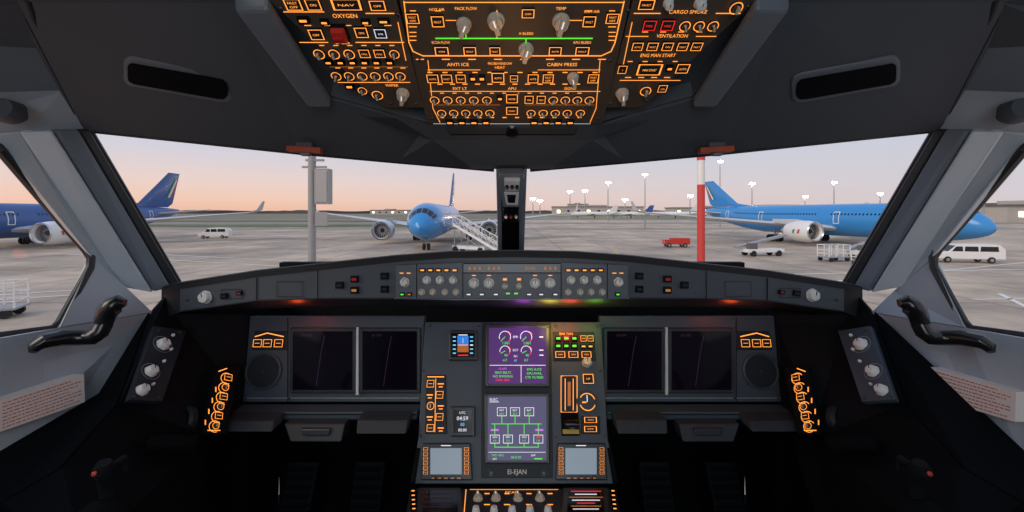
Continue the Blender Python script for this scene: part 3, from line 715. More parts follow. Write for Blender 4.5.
mb.annulus(x,y,.0065,r*.70,r*.78,'amber',a0=.3,a1=2.6); mb.annulus(x,y,.0065,r*.70,r*.78,'amber',a0=3.5,a1=5.9); mb.box(x-.001,x+.001,y,y+r*.6,.0065,.007,'white_em'); mb.box(x-r*.5,x-.1*r,y-r*.1,y+.02*r,.0065,.007,'amber'); build(mb,'pressure_gauge',pn.M,pn.root)
pn.plate([(581,434),(600,434),(600,416),(581,416)],'panel_dark',z0=0,z1=.003,name='sub_panel'); pn.ctl('btn:amber:ON',590,420,13,6,z0=.003); pn.ctl('btn:amber:OFF',590,429,13,6,z0=.003)
pn.plate([(425,434),(447,434),(446,375),(426,375)],'panel_dark',z0=0,z1=.003,name='sub_panel')
pn.line([(428,377),(444,377)],.9,'amber',.0035); pn.line([(436,379),(435,432)],.6,'amber',.0035)
for k in range(5): 
    pn.ctl('btn:amber:' if k!=2 else 'ring:amber',431 if k%2==0 else 440,384+11*k,7.5,7.5,z0=.003)
    pn.rect(441 if k%2==0 else 430,384+11*k,6,1.1,'amber',.0036); pn.rect(441 if k%2==0 else 430,387+11*k,4,.9,'amber',.0036)
pn.text('EI-EJAN',517,472.5,6.4,'knoblight',z=.003,wmax=36)
pn.ctl('rotary:bezel',491,473,6,6,.008,z0=.002); pn.ctl('rotary:bezel',544,473,6,6,.008,z0=.002)
pn.finish()
d=cpn('standby_instrument','small square standby horizon display with blue sky band','instrument'); display(d,452,334,475,358,'gloss',bez=3)
z=.014; d.rect(463.5,341.5,11,9,'skyblue_em',z); d.rect(463.5,349.5,11,7,'brown_em',z)
d.line([(459,346),(468,346)],.6,'amber',z+.0004); d.line([(463.5,339),(463.5,344)],.4,'white_em',z+.0004)
for k in range(5): d.rect(455,338+4*k,3,1.2,'cyan',z); d.rect(472,338+4*k,3,1.2,'cyan' if k!=2 else 'white_em',z)
d.rect(463.5,336,9,.9,'white_em',z); d.rect(463.5,356,10,1,'red',z); d.finish('screen_marks')
d=cpn('panel_clock','small dark square digital clock with white numerals','clock'); display(d,454,410,472,433,'gloss',bez=3.5)
d.text('UTC',463,413,2.4,'white_em',z=.014,wmax=8); d.text('04:59',463,418.5,4,'white_em',z=.014,wmax=15); d.text('00',463,424.5,3.2,'cyan',z=.014,wmax=8); d.text('00:00',463,430,3,'white_em',z=.014,wmax=14); d.finish('screen_marks')
d=cpn('engine_display','lit purple engine display with round white gauges and green numerals','screen'); display(d,489,329,546,384,'scr_purple',bez=3.5)
z=.0142
for x in (505,526):
    d.arc(x,338,5.6,.6,'white_em',-30,200,z); d.arc(x,338,5.6,.8,'red',-50,-25,z+.0002); d.line([(x,338),(x-4,342)],.6,'green',z); d.text('1.001',x+1,344,2.6,'green',z=z,wmax=9)
    d.arc(x,352,5.0,.6,'white_em',-10,190,z); d.arc(x,352,5.0,.8,'red',-40,-8,z+.0002); d.line([(x,352),(x-4,354)],.6,'green',z); d.text('46',x+1,356,2.5,'green',z=z,wmax=6)
    d.text('4.7',x,361,2.5,'green',z=z,wmax=6); d.line([(x+4,333),(x+6,335)],1,'red',z); d.line([(x+4,348),(x+5.5,350)],1,'red',z)
for t,y in (('EPR',338),('EGT',351),('N1',357),('FF',361.5)): d.text(t,515.5,y,2.2,'cyan' if t=='FF' else 'white_em',z=z,wmax=6)
d.line([(490,366),(545,366)],.5,'white_em',z); d.line([(521,366),(521,383)],.5,'white_em',z)
for k in range(4): d.text(['FLAPS','SEAT BELTS','NO SMOKING','PARK BRK'][k],503,369.5+3.7*k,2.3,['magenta','green','green','red'][k],z=z,wmax=22)
for k in range(3): d.text(['ENG A.ICE','APU AVAIL','CTR TK FEED'][k],534,370+4*k,2.3,'green',z=z,wmax=18)
for k in (338,351,356): d.rect(541,k,4,1,'white_em',z)
d.finish('screen_marks')
d=cpn('system_display','lit violet system display showing an electrical schematic','screen'); display(d,488,397,546,460,'scr_slate',bez=3.5)
d.text('ELEC',494,400,2.8,'white_em',z=z,wmax=9); d.line([(490,402.3),(499,402.3)],.5,'white_em',z)
for x in (502,515,529): 
    d.orect(x,412,9,8,.5,'white_em',z); d.text('BAT',x,410.5,1.9,'white_em',z=z,wmax=6); d.text('28 V',x,414,1.9,'green',z=z,wmax=6); d.line([(x,416),(x,424)],.6,'green',z)
d.line([(492,424),(541,424)],.6,'green',z)
for x in (495,539): d.rect(x,430,8,2,'magenta',z)
for k,x in enumerate((495,508,524,538)):
    d.line([(x,424),(x,434)],.6,'green',z); d.orect(x,439,9,8,.5,'white_em',z); d.text('GEN',x,437,1.9,'white_em' if k!=3 else 'red',z=z,wmax=6); d.text('115',x,440.5,1.9,'green',z=z,wmax=6); d.line([(x,443),(x,447)],.6,'green',z)
d.line([(495,447),(538,447)],.6,'green',z)
d.line([(489,452),(545,452)],.4,'white_em',z)
d.text('TAT +18 C',498,455,2.1,'green',z=z,wmax=14); d.text('04 H 59',516,457,2.4,'green',z=z,wmax=13); d.text('GW',533,455,2.1,'white_em',z=z,wmax=6); d.text('SAT',495,458.6,2,'white_em',z=z,wmax=6); d.rect(538,458.5,8,1,'green',z)
d.finish('screen_marks')
for x0,x1 in ((431,462),(565,596)):
    d=cpn('flight_management_display','small grey lit keypad display flanked by amber line keys','screen','flight management displays')
    d.plate([(x0-10,480),(x1+11,480),(x1+9,443),(x0-8,443)],'bezel',z0=.0005,z1=.008,name='bezel',bevel=.003)
    d.plate([(x0,474),(x1,474),(x1,448),(x0,448)],'scr_grey',z0=.001,z1=.0095,name='screen',bevel=0)
    for k in range(6):
        y=449+4.6*k
        d.ctl('btn:amber:',x0-4.5,y,4.5,3.6,z0=.008); d.ctl('btn:amber:',x1+5,y,4.5,3.6,z0=.008)
    for k in range(5): d.ctl('plain:amber_dim',x0+3+k*6.4,477.5,5,2.5,z0=.008)
    d.rect((x0+x1)/2,445.5,10,.8,'white_em',.0085); d.finish('marking')
# ================================================================= PEDESTAL
C0=P(512,486,1.0)+Vector((0,0,-.005))
Cb=P(512,560,.78)
pn=Panel(Cb,Cb+Vector((1,0,0)),C0,'centre_pedestal','centre pedestal with dim keypads, knobs and lit labels','console')
pn.plate([(392,600),(636,600),(616,488),(410,488)],'panel_dark',z0=-.06,z1=0,bevel=.004)
mb=MB(); mb.box(-.235,.235,.62,.98,H-1.15,H-.73,'black'); build(mb,'base',parent=pn.root)
for (a,b,c_) in ((418,461,'gloss'),(563,608,'scr_dark')):
    pn.plate([(a-3,540),(b+4,540),(b,490),(a,490)],'bezel',z0=0,z1=.006,name='keypad_frame')
    pn.plate([(a+4,525),(b-3,525),(b-4,494),(a+5,494)],c_,z0=.004,z1=.0075,name='keypad_screen',bevel=0)
for k in range(7):
    pn.rect(586,495+3*k,[30,22,34,28,18,30,26][k],.8,['red','white_em','amber_dim','white_em','red','amber_dim','white_em'][k],.0082)
for k in range(4): pn.rect(438,496+5*k,30,.7,'scr_trace',.0082)
for k in range(5): pn.ctl('plain:amber',413+.2*k,494+4.5*k,5,3,z0=.001); pn.ctl('plain:amber',613+.5*k,494+4.5*k,5,3,z0=.001)
pn.line([(466,490),(464,515)],.8,'amber')
pn.line([(470,490),(558,490)],.8,'amber'); 
for x in (478,496,518,540): pn.ctl('knob',x,499,10,10,.010,rot=.2)
for x in (487,507,529,550): pn.rect(x,494,5,1.0,'amber'); pn.rect(x,505,6,1.0,'amber')
for x in (476,494,512,530,548): pn.ctl('rotary:knoblight',x,511,8,8,.010)
pn.text('ECAM',512,492.8,2.2,'amber')
pn.finish()
mb=MB(); mb.prism([P(410,482,1.0),P(425,403,1.12),P(425,403,1.25),P(410,600,1.2)],Vector((.01,0,0)),'black'); build(mb,'trim_9',kind='structure')
mb=MB(); mb.prism([P(618,482,1.0),P(602,403,1.12),P(602,403,1.25),P(618,600,1.2)],Vector((-.01,0,0)),'black'); build(mb,'trim_10',kind='structure')

# ================================================================= EXTERIOR
def gq(mb,x0,x1,y0,y1,z,m): mb.add([(x0,y0,z),(x1,y0,z),(x1,y1,z),(x0,y1,z)],[(0,1,2,3)],m)
mb=MB(); gq(mb,-900,900,4,330,0,'apron'); gq(mb,-2500,2500,330,3500,0,'grass'); gq(mb,-2500,-900,4,330,0,'apron'); gq(mb,900,2500,4,330,0,'apron')
gq(mb,-900,900,205,232,.01,'asphalt'); gq(mb,-900,900,300,332,.012,'asphalt'); gq(mb,-900,900,140,150,.01,'asphalt')
gq(mb,-420,-18,158,200,.015,'turf'); gq(mb,-600,-10,238,296,.015,'turf'); gq(mb,120,500,240,296,.015,'turf')
def ln(x0,y0,x1,y1,w,m):
    d=Vector((x1-x0,y1-y0)).normalized(); n=Vector((-d.y,d.x))*w/2
    mb.add([(x0-n.x,y0-n.y,.02),(x1-n.x,y1-n.y,.02),(x1+n.x,y1+n.y,.02),(x0+n.x,y0+n.y,.02)],[(0,1,2,3)],m)
ln(-60,62,-8,44,.3,'line_white'); ln(-60,58,-10,40,.3,'line_white'); ln(-80,36,-12,52,.3,'line_yellow'); ln(14,30,90,62,.3,'line_white'); ln(10,26,16,70,.25,'line_yellow'); ln(30,28,70,30,.25,'line_white'); ln(34,24,80,26,.25,'line_white'); ln(-300,120,300,128,.4,'line_yellow'); ln(-14,30,-13,66,.25,'line_yellow'); ln(-40,24,-22,34,.3,'line_white'); ln(-45,24,-27,34,.3,'line_white'); ln(2,36,60,44,.3,'line_white')
for k in range(8): ln(28+2.2*k,22,34+2.6*k,30,.3,'line_white')
build(mb,'ground',kind='structure')
def fus_prof():
    return [(0,.06,-.75),(.25,.62,-.68),(.8,1.15,-.55),(1.6,1.62,-.38),(2.6,2.03,-.22),(3.8,2.38,-.1),(5.2,2.64,-.03),(7.2,2.82,0),(38,2.82,0),(44,2.5,.28),(50,1.85,.75),(55,1.1,1.25),(58,.5,1.6),(58.8,.15,1.7)]
ZC=4.3
def fsurf(x,th,off=0.0):
    pr=fus_prof()
    for a,b in zip(pr[:-1],pr[1:]):
        if a[0]<=x<=b[0]:
            t=(x-a[0])/(b[0]-a[0]); r=a[1]+(b[1]-a[1])*t+off; z=a[2]+(b[2]-a[2])*t
            return Vector((-x,r*math.cos(th),ZC+z+r*math.sin(th)))
def airfoil(xle,y,z,c,t):
    pts=[(0,0),(.05,.035),(.25,.06),(.55,.045),(1,0),(.6,-.03),(.25,-.045),(.05,-.03)]
    return [Vector((xle-p[0]*c,y,z+p[1]*c*t)) for p in pts]
def loft(mb,secs,m):
    n=len(secs[0]); vs=[v for s in secs for v in s]; fs=[]
    for k in range(len(secs)-1):
        for i in range(n):
            j=(i+1)%n; fs.append((k*n+i,k*n+j,(k+1)*n+j,(k+1)*n+i))
    fs.append(tuple(range(n))); fs.append(tuple(reversed([(len(secs)-1)*n+i for i in range(n)])))
    mb.add(vs,fs,m)
def airliner(nx,ny,tx,ty,body,fin,eng,label,finh=1.0):
    d=Vector((nx-tx,ny-ty,0)).normalized(); ang=math.atan2(d.y,d.x)
    M=Matrix.Translation((nx,ny,0))@Matrix.Rotation(ang,4,'Z')
    root=empty('airliner',M,label,'airplane')
    mb=MB(); prof=[]
    xs=[p[0] for p in fus_prof()]; n=32
    for x in xs: prof.append([fsurf(x,2*math.pi*i/n) for i in range(n)])
    loft(mb,prof,body); build(mb,'fuselage',M,root,smooth=True)
    mb=MB()
    def patch(x0,x1,t0,t1,m,off=.03,nx_=3,nt=3):
        for i in range(nx_):
            for j in range(nt):
                a=x0+(x1-x0)*i/nx_; b=x0+(x1-x0)*(i+1)/nx_; c=t0+(t1-t0)*j/nt; e=t0+(t1-t0)*(j+1)/nt
                mb.poly([fsurf(a,c,off),fsurf(b,c,off),fsurf(b,e,off),fsurf(a,e,off)],m)
    r=math.radians
    for s in (0,1):
        for (x0,x1,a,b) in ((1.7,3.0,66,88),(1.7,3.0,40,63),(1.9,3.3,24,37)):
            A,B=(r(a),r(b)) if not s else (r(180-a),r(180-b)); patch(x0,x1,A,B,'glass_dark')
    build(mb,'cockpit_window',M,root)
    mb=MB()
    for s in (0,1):
        for k in range(60):
            x=8+k*.62
            if 20.5<x<23: continue
            a=r(18) if not s else r(162); da=r(4)*(1 if not s else -1)
            mb.poly([fsurf(x,a,.02),fsurf(x+.28,a,.02),fsurf(x+.28,a+da*1.6,.02),fsurf(x,a+da*1.6,.02)],'glass_dark')
    build(mb,'cabin_window_row',M,root,kind='stuff')
    for s in (0,1):
        for x in (6.2,19,36,47):
            mb=MB(); sg=1 if not s else -1; base=0 if not s else math.pi
            w=1.1
            for (x0,x1,a,b) in ((x,x+.14,-12,30),(x+w-.14,x+w,-12,30),(x,x+w,28,31),(x,x+w,-13,-10)):
                for q in range(3):
                    aa=base+sg*r(a+(b-a)*q/3); bb=base+sg*r(a+(b-a)*(q+1)/3); mb.poly([fsurf(x0,aa,.025),fsurf(x1,aa,.025),fsurf(x1,bb,.025),fsurf(x0,bb,.025)],'white_paint')
            build(mb,'cabin_door',M,root)
    for sg in (1,-1):
        mb=MB(); loft(mb,[airfoil(-19,sg*1.5,ZC-1.5,11.5,1),airfoil(-25.5,sg*9.5,ZC-.7,7.6,1),airfoil(-38,sg*28.5,ZC+1.3,2.7,.9),airfoil(-38.8,sg*29.6,ZC+1.8,2.2,.8),airfoil(-40.3,sg*30,ZC+3.6,.9,.8)],'wingmat')
        build(mb,'wing',M,root,smooth=True)
        mb=MB(); loft(mb,[airfoil(-49,sg*.8,ZC+1.0,5.4,.8),airfoil(-54.5,sg*9.6,ZC+1.9,2.2,.8)],'wingmat'); build(mb,'tail_plane',M,root,smooth=True)
        e=empty('engine',M@Matrix.Translation((-19.5,sg*9.4,2.45)),parent=root); ME=WM[e.name]
        mb=MB(); MR=Matrix.Rotation(math.pi/2,4,'Y')
        mb2=[(1.7,1.30),(2.1,1.42),(2.3,1.52),(2.1,1.62),(1,1.80),(-.8,1.78),(-2.2,1.5),(-3.0,1.25)]
        mb.lathe(mb2,eng,n=28,M=MR); mb.f=[f for f in mb.f if len(f)<10]; mb.m=mb.m[:len(mb.f)]
        build(mb,'nacelle',ME,e,smooth=True)
        mb=MB(); mb.lathe([(2.14,1.43),(2.34,1.53),(2.2,1.66)],'chrome',n=28,M=MR); mb.f=[f for f in mb.f if len(f)<10]; mb.m=mb.m[:len(mb.f)]; build(mb,'intake_lip',ME,e,smooth=True)
        mb=MB(); mb.lathe([(.9,1.34),(1.0,.45),(1.3,.32),(1.6,.03)],'fan',n=28,M=MR)
        for k in range(18):
            a=2*math.pi*k/18; mb.box(-.02,.05,.4,1.32,-.08,.08,'metal_grey',Matrix.Rotation(a,4,'X')@Matrix.Translation((1.05,0,0)))
        build(mb,'fan',ME,e)
        mb=MB(); mb.lathe([(-2.9,1.1),(-3.8,.75),(-4.6,.25)],'metal_grey',n=20,M=MR); build(mb,'exhaust_cone',ME,e,smooth=True)
        mb=MB()
        for k,c in ((-.5,'green_paint'),(0,'white_paint'),(.5,'redplastic')):
            for side in (1,-1): 
                yy=side*1.83; x=.1+k; mb.poly([Vector((x-.2,yy,-.3)),Vector((x+.15,yy,-.3)),Vector((x+.35,yy,.35)),Vector((x,yy,.35))],c)
        build(mb,'tricolour_mark',ME,e)
        mb=MB(); mb.prism([Vector((.8,-.15,1.7)),Vector((-3,-.15,1.3)),Vector((-6.5,-.15,1.3)),Vector((-6.5,-.15,2.0)),Vector((-1.5,-.15,2.0))],Vector((0,.3,0)),'wingmat'); build(mb,'pylon',ME,e)
    mb=MB()
    def fs_(x,z,c,t): 
        return [Vector((x-p[0]*c,p[1]*c*t,ZC+3.4+(z-ZC-3.4)*finh)) for p in [(0,0),(.05,.035),(.25,.055),(.6,.04),(1,0),(.6,-.04),(.25,-.055),(.05,-.035)]]
    loft(mb,[fs_(-41,ZC+2.4,14,.3),fs_(-46.5,ZC+3.4,10,.7),fs_(-52.5,ZC+9.0,5.6,.9),fs_(-55.2,ZC+11.6,3.6,.9)],fin); build(mb,'tail_fin',M,root,smooth=True)
    mb=MB()
    def fz(z): return ZC+3.4+(z-3.4)*finh
    for k,c in ((0,'green_paint'),(.55,'white_paint'),(1.1,'redplastic')):
        for s in (.34,-.34): mb.poly([Vector((-54.2-k,s*(.9-.25*k),fz(5.0))),Vector((-54.7-k,s*(.9-.25*k),fz(5.0))),Vector((-57.4-k*.7,s*.55,fz(9.8))),Vector((-57.0-k*.7,s*.6,fz(9.8)))],c)
    build(mb,'rudder_stripe',M,root)
    for (x,y) in ((-6.5,0),(-30,5.3),(-30,-5.3)):
        g=empty('landing_gear',M@Matrix.Translation((x,y,0)),parent=root); MG=WM[g.name]
        mb=MB(); mb.tube([(0,0,.6),(0,0,2.4)],.16,'metal_grey'); mb.tube([(0,0,1.0),(1.2,0,2.2)],.08,'metal_grey'); build(mb,'strut',MG,g)
        for wx in ((0,) if y==0 else (-.95,.95)):
            for wy in (-.35,.35):
                mb=MB(); R=.5 if y==0 else .68
                mb.lathe([(-.18,R*.6),(-.2,R*.85),(-.12,R),(.12,R),(.2,R*.85),(.18,R*.6)],'tyre',n=20,M=Matrix.Translation((wx,wy,R))@Matrix.Rotation(math.pi/2,4,'X')); build(mb,'wheel',MG,g,smooth=True)
    return root
airliner(-12.5,58,-15.6,116,'azure','azure_dk','white_paint','bright blue airliner parked nose on with stairs at its side')
airliner(62.5,55.5,50.6,113,'azure','azure','white_paint','bright blue airliner parked side on among service vehicles',finh=.72)
airliner(-80,47.3,-82,106,'navy','navy','white_paint','dark navy airliner with white engines facing away from its tail',finh=.9)
def mast(px,pytop,d,col='pole'):
    top=P(px,pytop,d); M=Matrix.Translation((top.x,top.y,0)); h=top.z
    r=empty('floodlight_mast',M,'tall thin apron mast with lit floodlights on top','light mast',group='apron floodlight masts')
    mb=MB(); mb.tube([(0,0,0),(0,0,h)],[d*.0014,d*.0008],col,n=8); build(mb,'pole',M,r)
    mb=MB(); s=d*.0027
    mb.box(-s*2.6,s*2.6,-s*.3,s*.3,h-.15*s,h+.15*s,'metal_grey'); build(mb,'crossarm',M,r)
    mb=MB()
    for k in (-1.5,0,1.5): mb.lathe([(-.5*s,s*.5),(s*.3,s*.85),(s*1.1,s*.4)],'lamp',n=10,M=Matrix.Translation((k*s,-s*.4,h)))
    build(mb,'lamp_head',M,r)
for a in ((645,175,150),(608,183,260),(570,192,300),(585,191,470),(720,162,160),(752,184,200),(834,183,180),(984,185,140),(880,194,280),(690,196,360),(805,197,280),(926,196,350),(540,201,500),(533,199,430),(625,200,500)): mast(*a)
b=Vector(((312-CX)/F*22,22,0)); M=Matrix.Translation(b); r=empty('stand_pole',M,'grey steel pole with a tall equipment box at its side','pole')
mb=MB(); mb.tube([(0,0,0),(0,0,9.4)],.19,'pole',n=14); mb.lathe([(0,.45),(.1,.45),(.15,.3)],'pole',n=14); build(mb,'post',M,r,smooth=True)
mb=MB(); mb.box(.22,.95,-.25,.25,6.1,7.9,'pole'); mb.box(.3,.88,-.28,-.25,6.2,7.8,'metal_grey'); mb.box(.28,.9,-.27,-.24,5.0,5.7,'pole'); build(mb,'equipment_box',M,r,bevel=.03)
mb=MB(); mb.box(-.5,.75,-.05,.05,7.95,8.05,'pole'); mb.box(-.3,.6,-.1,.1,8.3,8.4,'pole'); build(mb,'bracket',M,r)
b=Vector(((701-CX)/F*22,22,0)); M=Matrix.Translation(b); r=empty('stand_pole',M,'steel pole painted red below and white above on the apron','pole')
mb=MB(); mb.tube([(0,0,0),(0,0,7.1)],.19,'pole_red',n=14); mb.tube([(0,0,7.1),(0,0,9.4)],.185,'white_paint',n=14); mb.lathe([(0,.4),(.1,.4),(.15,.25)],'pole_red',n=14)
mb.lathe([(8.35,.20),(8.9,.20)],'pole_red',n=14)
build(mb,'post',M,r,smooth=True)
def stairs(x,y,ang,label,h=4.0):
    M=Matrix.Translation((x,y,0))@Matrix.Rotation(ang,4,'Z'); r=empty('boarding_stairs',M,label,'stairs')
    mb=MB()
    n=18
    for k in range(n): mb.box(-.9,.9,k*.42,k*.42+.42,.55+h*k/n,.62+h*k/n,'metal_grey')
    build(mb,'steps',M,r)
    for s in (-.95,.95):
        mb=MB(); L=n*.42
        mb.prism([Vector((s,0,.35)),Vector((s,L,.35+h)),Vector((s,L,.75+h)),Vector((s,0,.75))],Vector((.06,0,0)),'white_paint')
        mb.tube([(s,0,1.7),(s,L,1.7+h),(s,L+1.6,1.7+h)],.06,'white_paint',n=6)
        for k in range(7): mb.tube([(s,L*k/6,.6+h*k/6),(s,L*k/6,1.7+h*k/6)],.045,'white_paint',n=6)
        for k in range(6): mb.tube([(s,L*k/6,.6+h*k/6),(s,L*(k+1)/6,1.7+h*(k+1)/6)],.035,'white_paint',n=6)
        mb.tube([(s,L+1.6,h+.5),(s,L+1.6,h+1.7)],.05,'white_paint',n=6)
        build(mb,'railing',M,r)
    mb=MB(); mb.box(-.9,.9,n*.42,n*.42+1.6,h+.45,h+.6,'metal_grey'); mb.box(-.8,.8,2.2,7.8,.5,.9,'white_paint')
    for yy in (5,7.4): 
        for s in (-.8,.8): mb.tube([(s,yy,.9),(s,yy,h*yy/8+.3)],.08,'metal_grey')
    mb.tube([(-.8,3,.9),(-.8,7.4,h*.9)],.06,'metal_grey'); mb.tube([(-.8,7.4,.9),(-.8,4,h*.55)],.06,'metal_grey')
    build(mb,'platform',M,r)
    for wx in (-.85,.85):
        for wy in (2.8,7.2):
            mb=MB(); mb.lathe([(-.12,.25),(-.14,.42),(.14,.42),(.12,.25)],'tyre',n=16,M=Matrix.Translation((wx,wy,.42))@Matrix.Rotation(math.pi/2,4,'Y')); build(mb,'wheel',M,r)
stairs(-1.5,58,math.radians(58),'white mobile boarding stairs rolled up to the blue airliner',3.4)
def van(x,y,ang,L,body,label,cat='van',hgt=2.0,box=False):
    M=Matrix.Translation((x,y,0))@Matrix.Rotation(ang,4,'Z'); r=empty(cat.replace(' ','_'),M,label,cat)
    W_=.95
    mb=MB(); pr=[(0,.45),(0,1.0),(.08*L,1.12),(.2*L,hgt*.60),(.33*L,hgt*.96),(.5*L,hgt),(.92*L,hgt*.98),(L,hgt*.75),(L,.45)] if not box else [(0,.5),(0,1.2),(.05*L,hgt*.8),(.26*L,hgt*.8),(.27*L,1.0),(.3*L,1.0),(.3*L,hgt),(L,hgt),(L,.5)]
    mb.prism([Vector((-a,-W_,b)) for a,b in pr],Vector((0,2*W_,0)),body); build(mb,'body',M,r,bevel=.06)
    mb=MB()
    if not box:
        for s in (-1,1):
            for a,b in ((.24,.40),(.42,.62),(.64,.9)):
                yy=s*(W_+.012); mb.poly([Vector((-(a+.0)*L,yy,hgt*.62)),Vector((-b*L,yy,hgt*.62)),Vector((-b*L+.05,yy,hgt*.88)),Vector((-(a+(.06 if a<.3 else .01))*L,yy,hgt*.88))],'glass_dark')
        mb.poly([Vector((-.205*L+.02,-.8,hgt*.62)),Vector((-.205*L+.02,.8,hgt*.62)),Vector((-.315*L+.02,.75,hgt*.92)),Vector((-.315*L+.02,-.75,hgt*.92))],'glass_dark')
    else:
        for s in (-1,1):
            yy=s*(W_+.012); mb.poly([Vector((-.07*L,yy,1.15)),Vector((-.22*L,yy,1.15)),Vector((-.22*L,yy,hgt*.74)),Vector((-.08*L,yy,hgt*.74))],'glass_dark')
    build(mb,'window',M,r)
    for a in (.18,.8):
        for s in (-1,1):
            mb=MB(); mb.lathe([(-.11,.2),(-.12,.32),(-.08,.36),(.08,.36),(.12,.32),(.11,.2)],'tyre',n=18,M=Matrix.Translation((-a*L,s*(W_-.05),.36))@Matrix.Rotation(math.pi/2,4,'X')); mb.lathe([(-.125,.18),(.125,.18)],'chrome',n=12,M=Matrix.Translation((-a*L,s*(W_-.05),.36))@Matrix.Rotation(math.pi/2,4,'X')); build(mb,'wheel',M,r,smooth=True)
    for s in (-.65,.65):
        mb=MB(); mb.lathe([(0,.13),(.04,.12)],'white_paint',n=10,M=Matrix.Translation((.0,s,.85))@Matrix.Rotation(math.pi/2,4,'Y')); build(mb,'headlight',M,r)
van(48.0,49.5,math.radians(168),6.6,'white_paint','white minibus parked on the apron beside the blue airliner','van',2.1)
van(-67.5,93,math.radians(190),6.0,'white_paint','white service van driving across the apron','van',2.3)
van(24.6,70,math.radians(175),4.0,'redplastic','reddish baggage tractor with a short open deck','baggage tractor',1.5,True)
def dolly(x,y,ang,label,hh=1.9):
    M=Matrix.Translation((x,y,0))@Matrix.Rotation(ang,4,'Z'); r=empty('baggage_cart',M,label,'baggage cart',group='baggage carts')
    mb=MB(); mb.box(-1.5,1.5,-.8,.8,.45,.55,'metal_grey'); build(mb,'deck',M,r)
    mb=MB()
    for a in (-1.45,-.5,.5,1.45):
        for s in (-.75,.75): mb.tube([(a,s,.55),(a,s,hh)],.05,'white_paint',n=6)
    for s in (-.75,.75):
        for z in (.9,1.3,hh): mb.tube([(-1.5,s,z),(1.5,s,z)],.035,'white_paint',n=6)
    for a in (-1.5,1.5):
        for z in (.9,1.3,hh): mb.tube([(a,-.75,z),(a,.75,z)],.035,'white_paint',n=6)
    build(mb,'cage',M,r)
    for a in (-1.1,1.1):
        for s in (-.7,.7):
            mb=MB(); mb.lathe([(-.08,.15),(-.1,.25),(.1,.25),(.08,.15)],'tyre',n=12,M=Matrix.Translation((a,s,.25))@Matrix.Rotation(math.pi/2,4,'X')); build(mb,'wheel',M,r)
for x,y,a in ((37.4,50.0,.2),(-28.3,23.0,.5)): dolly(x,y,a,'wheeled baggage cart with white tubular cage')
dolly(38.2,46.0,.25,'wheeled baggage cart with white tubular cage',1.5)
def belt(x,y,ang):
    M=Matrix.Translation((x,y,0))@Matrix.Rotation(ang,4,'Z'); r=empty('belt_loader',M,'low belt loader with raised conveyor beside the airliner','belt loader')
    mb=MB(); mb.box(-2.6,2.6,-.9,.9,.5,.95,'white_paint'); mb.box(-2.4,-1.2,-.85,-.2,.95,1.7,'terminal_dk'); build(mb,'chassis',M,r,bevel=.05)
    mb=MB(); mb.prism([Vector((-3.4,-.1,1.0)),Vector((3.6,-.1,2.5)),Vector((3.6,-.1,2.75)),Vector((-3.4,-.1,1.25))],Vector((0,.85,0)),'metal_grey'); build(mb,'conveyor',M,r)
    for a in (-1.8,1.8):
        for s in (-.8,.8):
            mb=MB(); mb.lathe([(-.12,.2),(-.14,.38),(.14,.38),(.12,.2)],'tyre',n=14,M=Matrix.Translation((a,s,.38))@Matrix.Rotation(math.pi/2,4,'X')); build(mb,'wheel',M,r)
belt(32.5,56,.15); belt(44.0,53,.3)
def building(x0,x1,y,h,label,win=True,m='terminal'):
    dpt=30; M=Matrix.Translation(((x0+x1)/2,y,0)); w=(x1-x0)/2
    r=empty('airport_building',M,label,'building',group='distant airport buildings')
    mb=MB(); mb.box(-w,w,0,dpt,0,h,m); mb.box(-w-1,w+1,-1,dpt+1,h,h+.8,'terminal_dk'); mb.box(-w*.3,w*.2,5,dpt-5,h+.8,h+3,m); build(mb,'block',M,r)
    mb=MB(); n=max(3,int(w/7))
    for k in range(n):
        xx=-w+2*w*(k+.5)/n; mb.box(xx-2,xx+2,-.2,0,h*.35,h*.65,'lampwarm' if (k*7)%5<2 else 'glass_dark')
    build(mb,'window_band',M,r,kind='stuff')
building(60,190,620,13,'long low airport terminal with lit windows')
building(210,330,560,11,'low beige airport building near the terminal')
building(150,240,300,8,'flat roofed beige cargo building')
building(265,330,230,9,'pale service hangar beyond the airliner')
building(120,160,900,22,'distant terminal block on the skyline')
building(-330,-240,1000,10,'distant low building among trees')
building(380,470,340,12,'long grey flat roofed maintenance hangar')
random.seed(2)
mb=MB(); pts=[]
N=160
for i in range(N+1):
    x=-2400+4800*i/N; pts.append((x,1500+40*math.sin(i*.4),6+3*abs(math.sin(i*.31))+4*random.random()))
for a,b in zip(pts[:-1],pts[1:]):
    mb.poly([Vector((a[0],a[1],0)),Vector((b[0],b[1],0)),Vector((b[0],b[1],b[2])),Vector((a[0],a[1],a[2]))],'tree'); mb.poly([Vector((a[0],a[1],a[2])),Vector((b[0],b[1],b[2])),Vector((b[0],b[1]+60,b[2]*.8)),Vector((a[0],a[1]+60,a[2]*.8))],'tree')
build(mb,'tree_line',label='dark distant line of trees along the horizon',category='trees',kind='stuff')
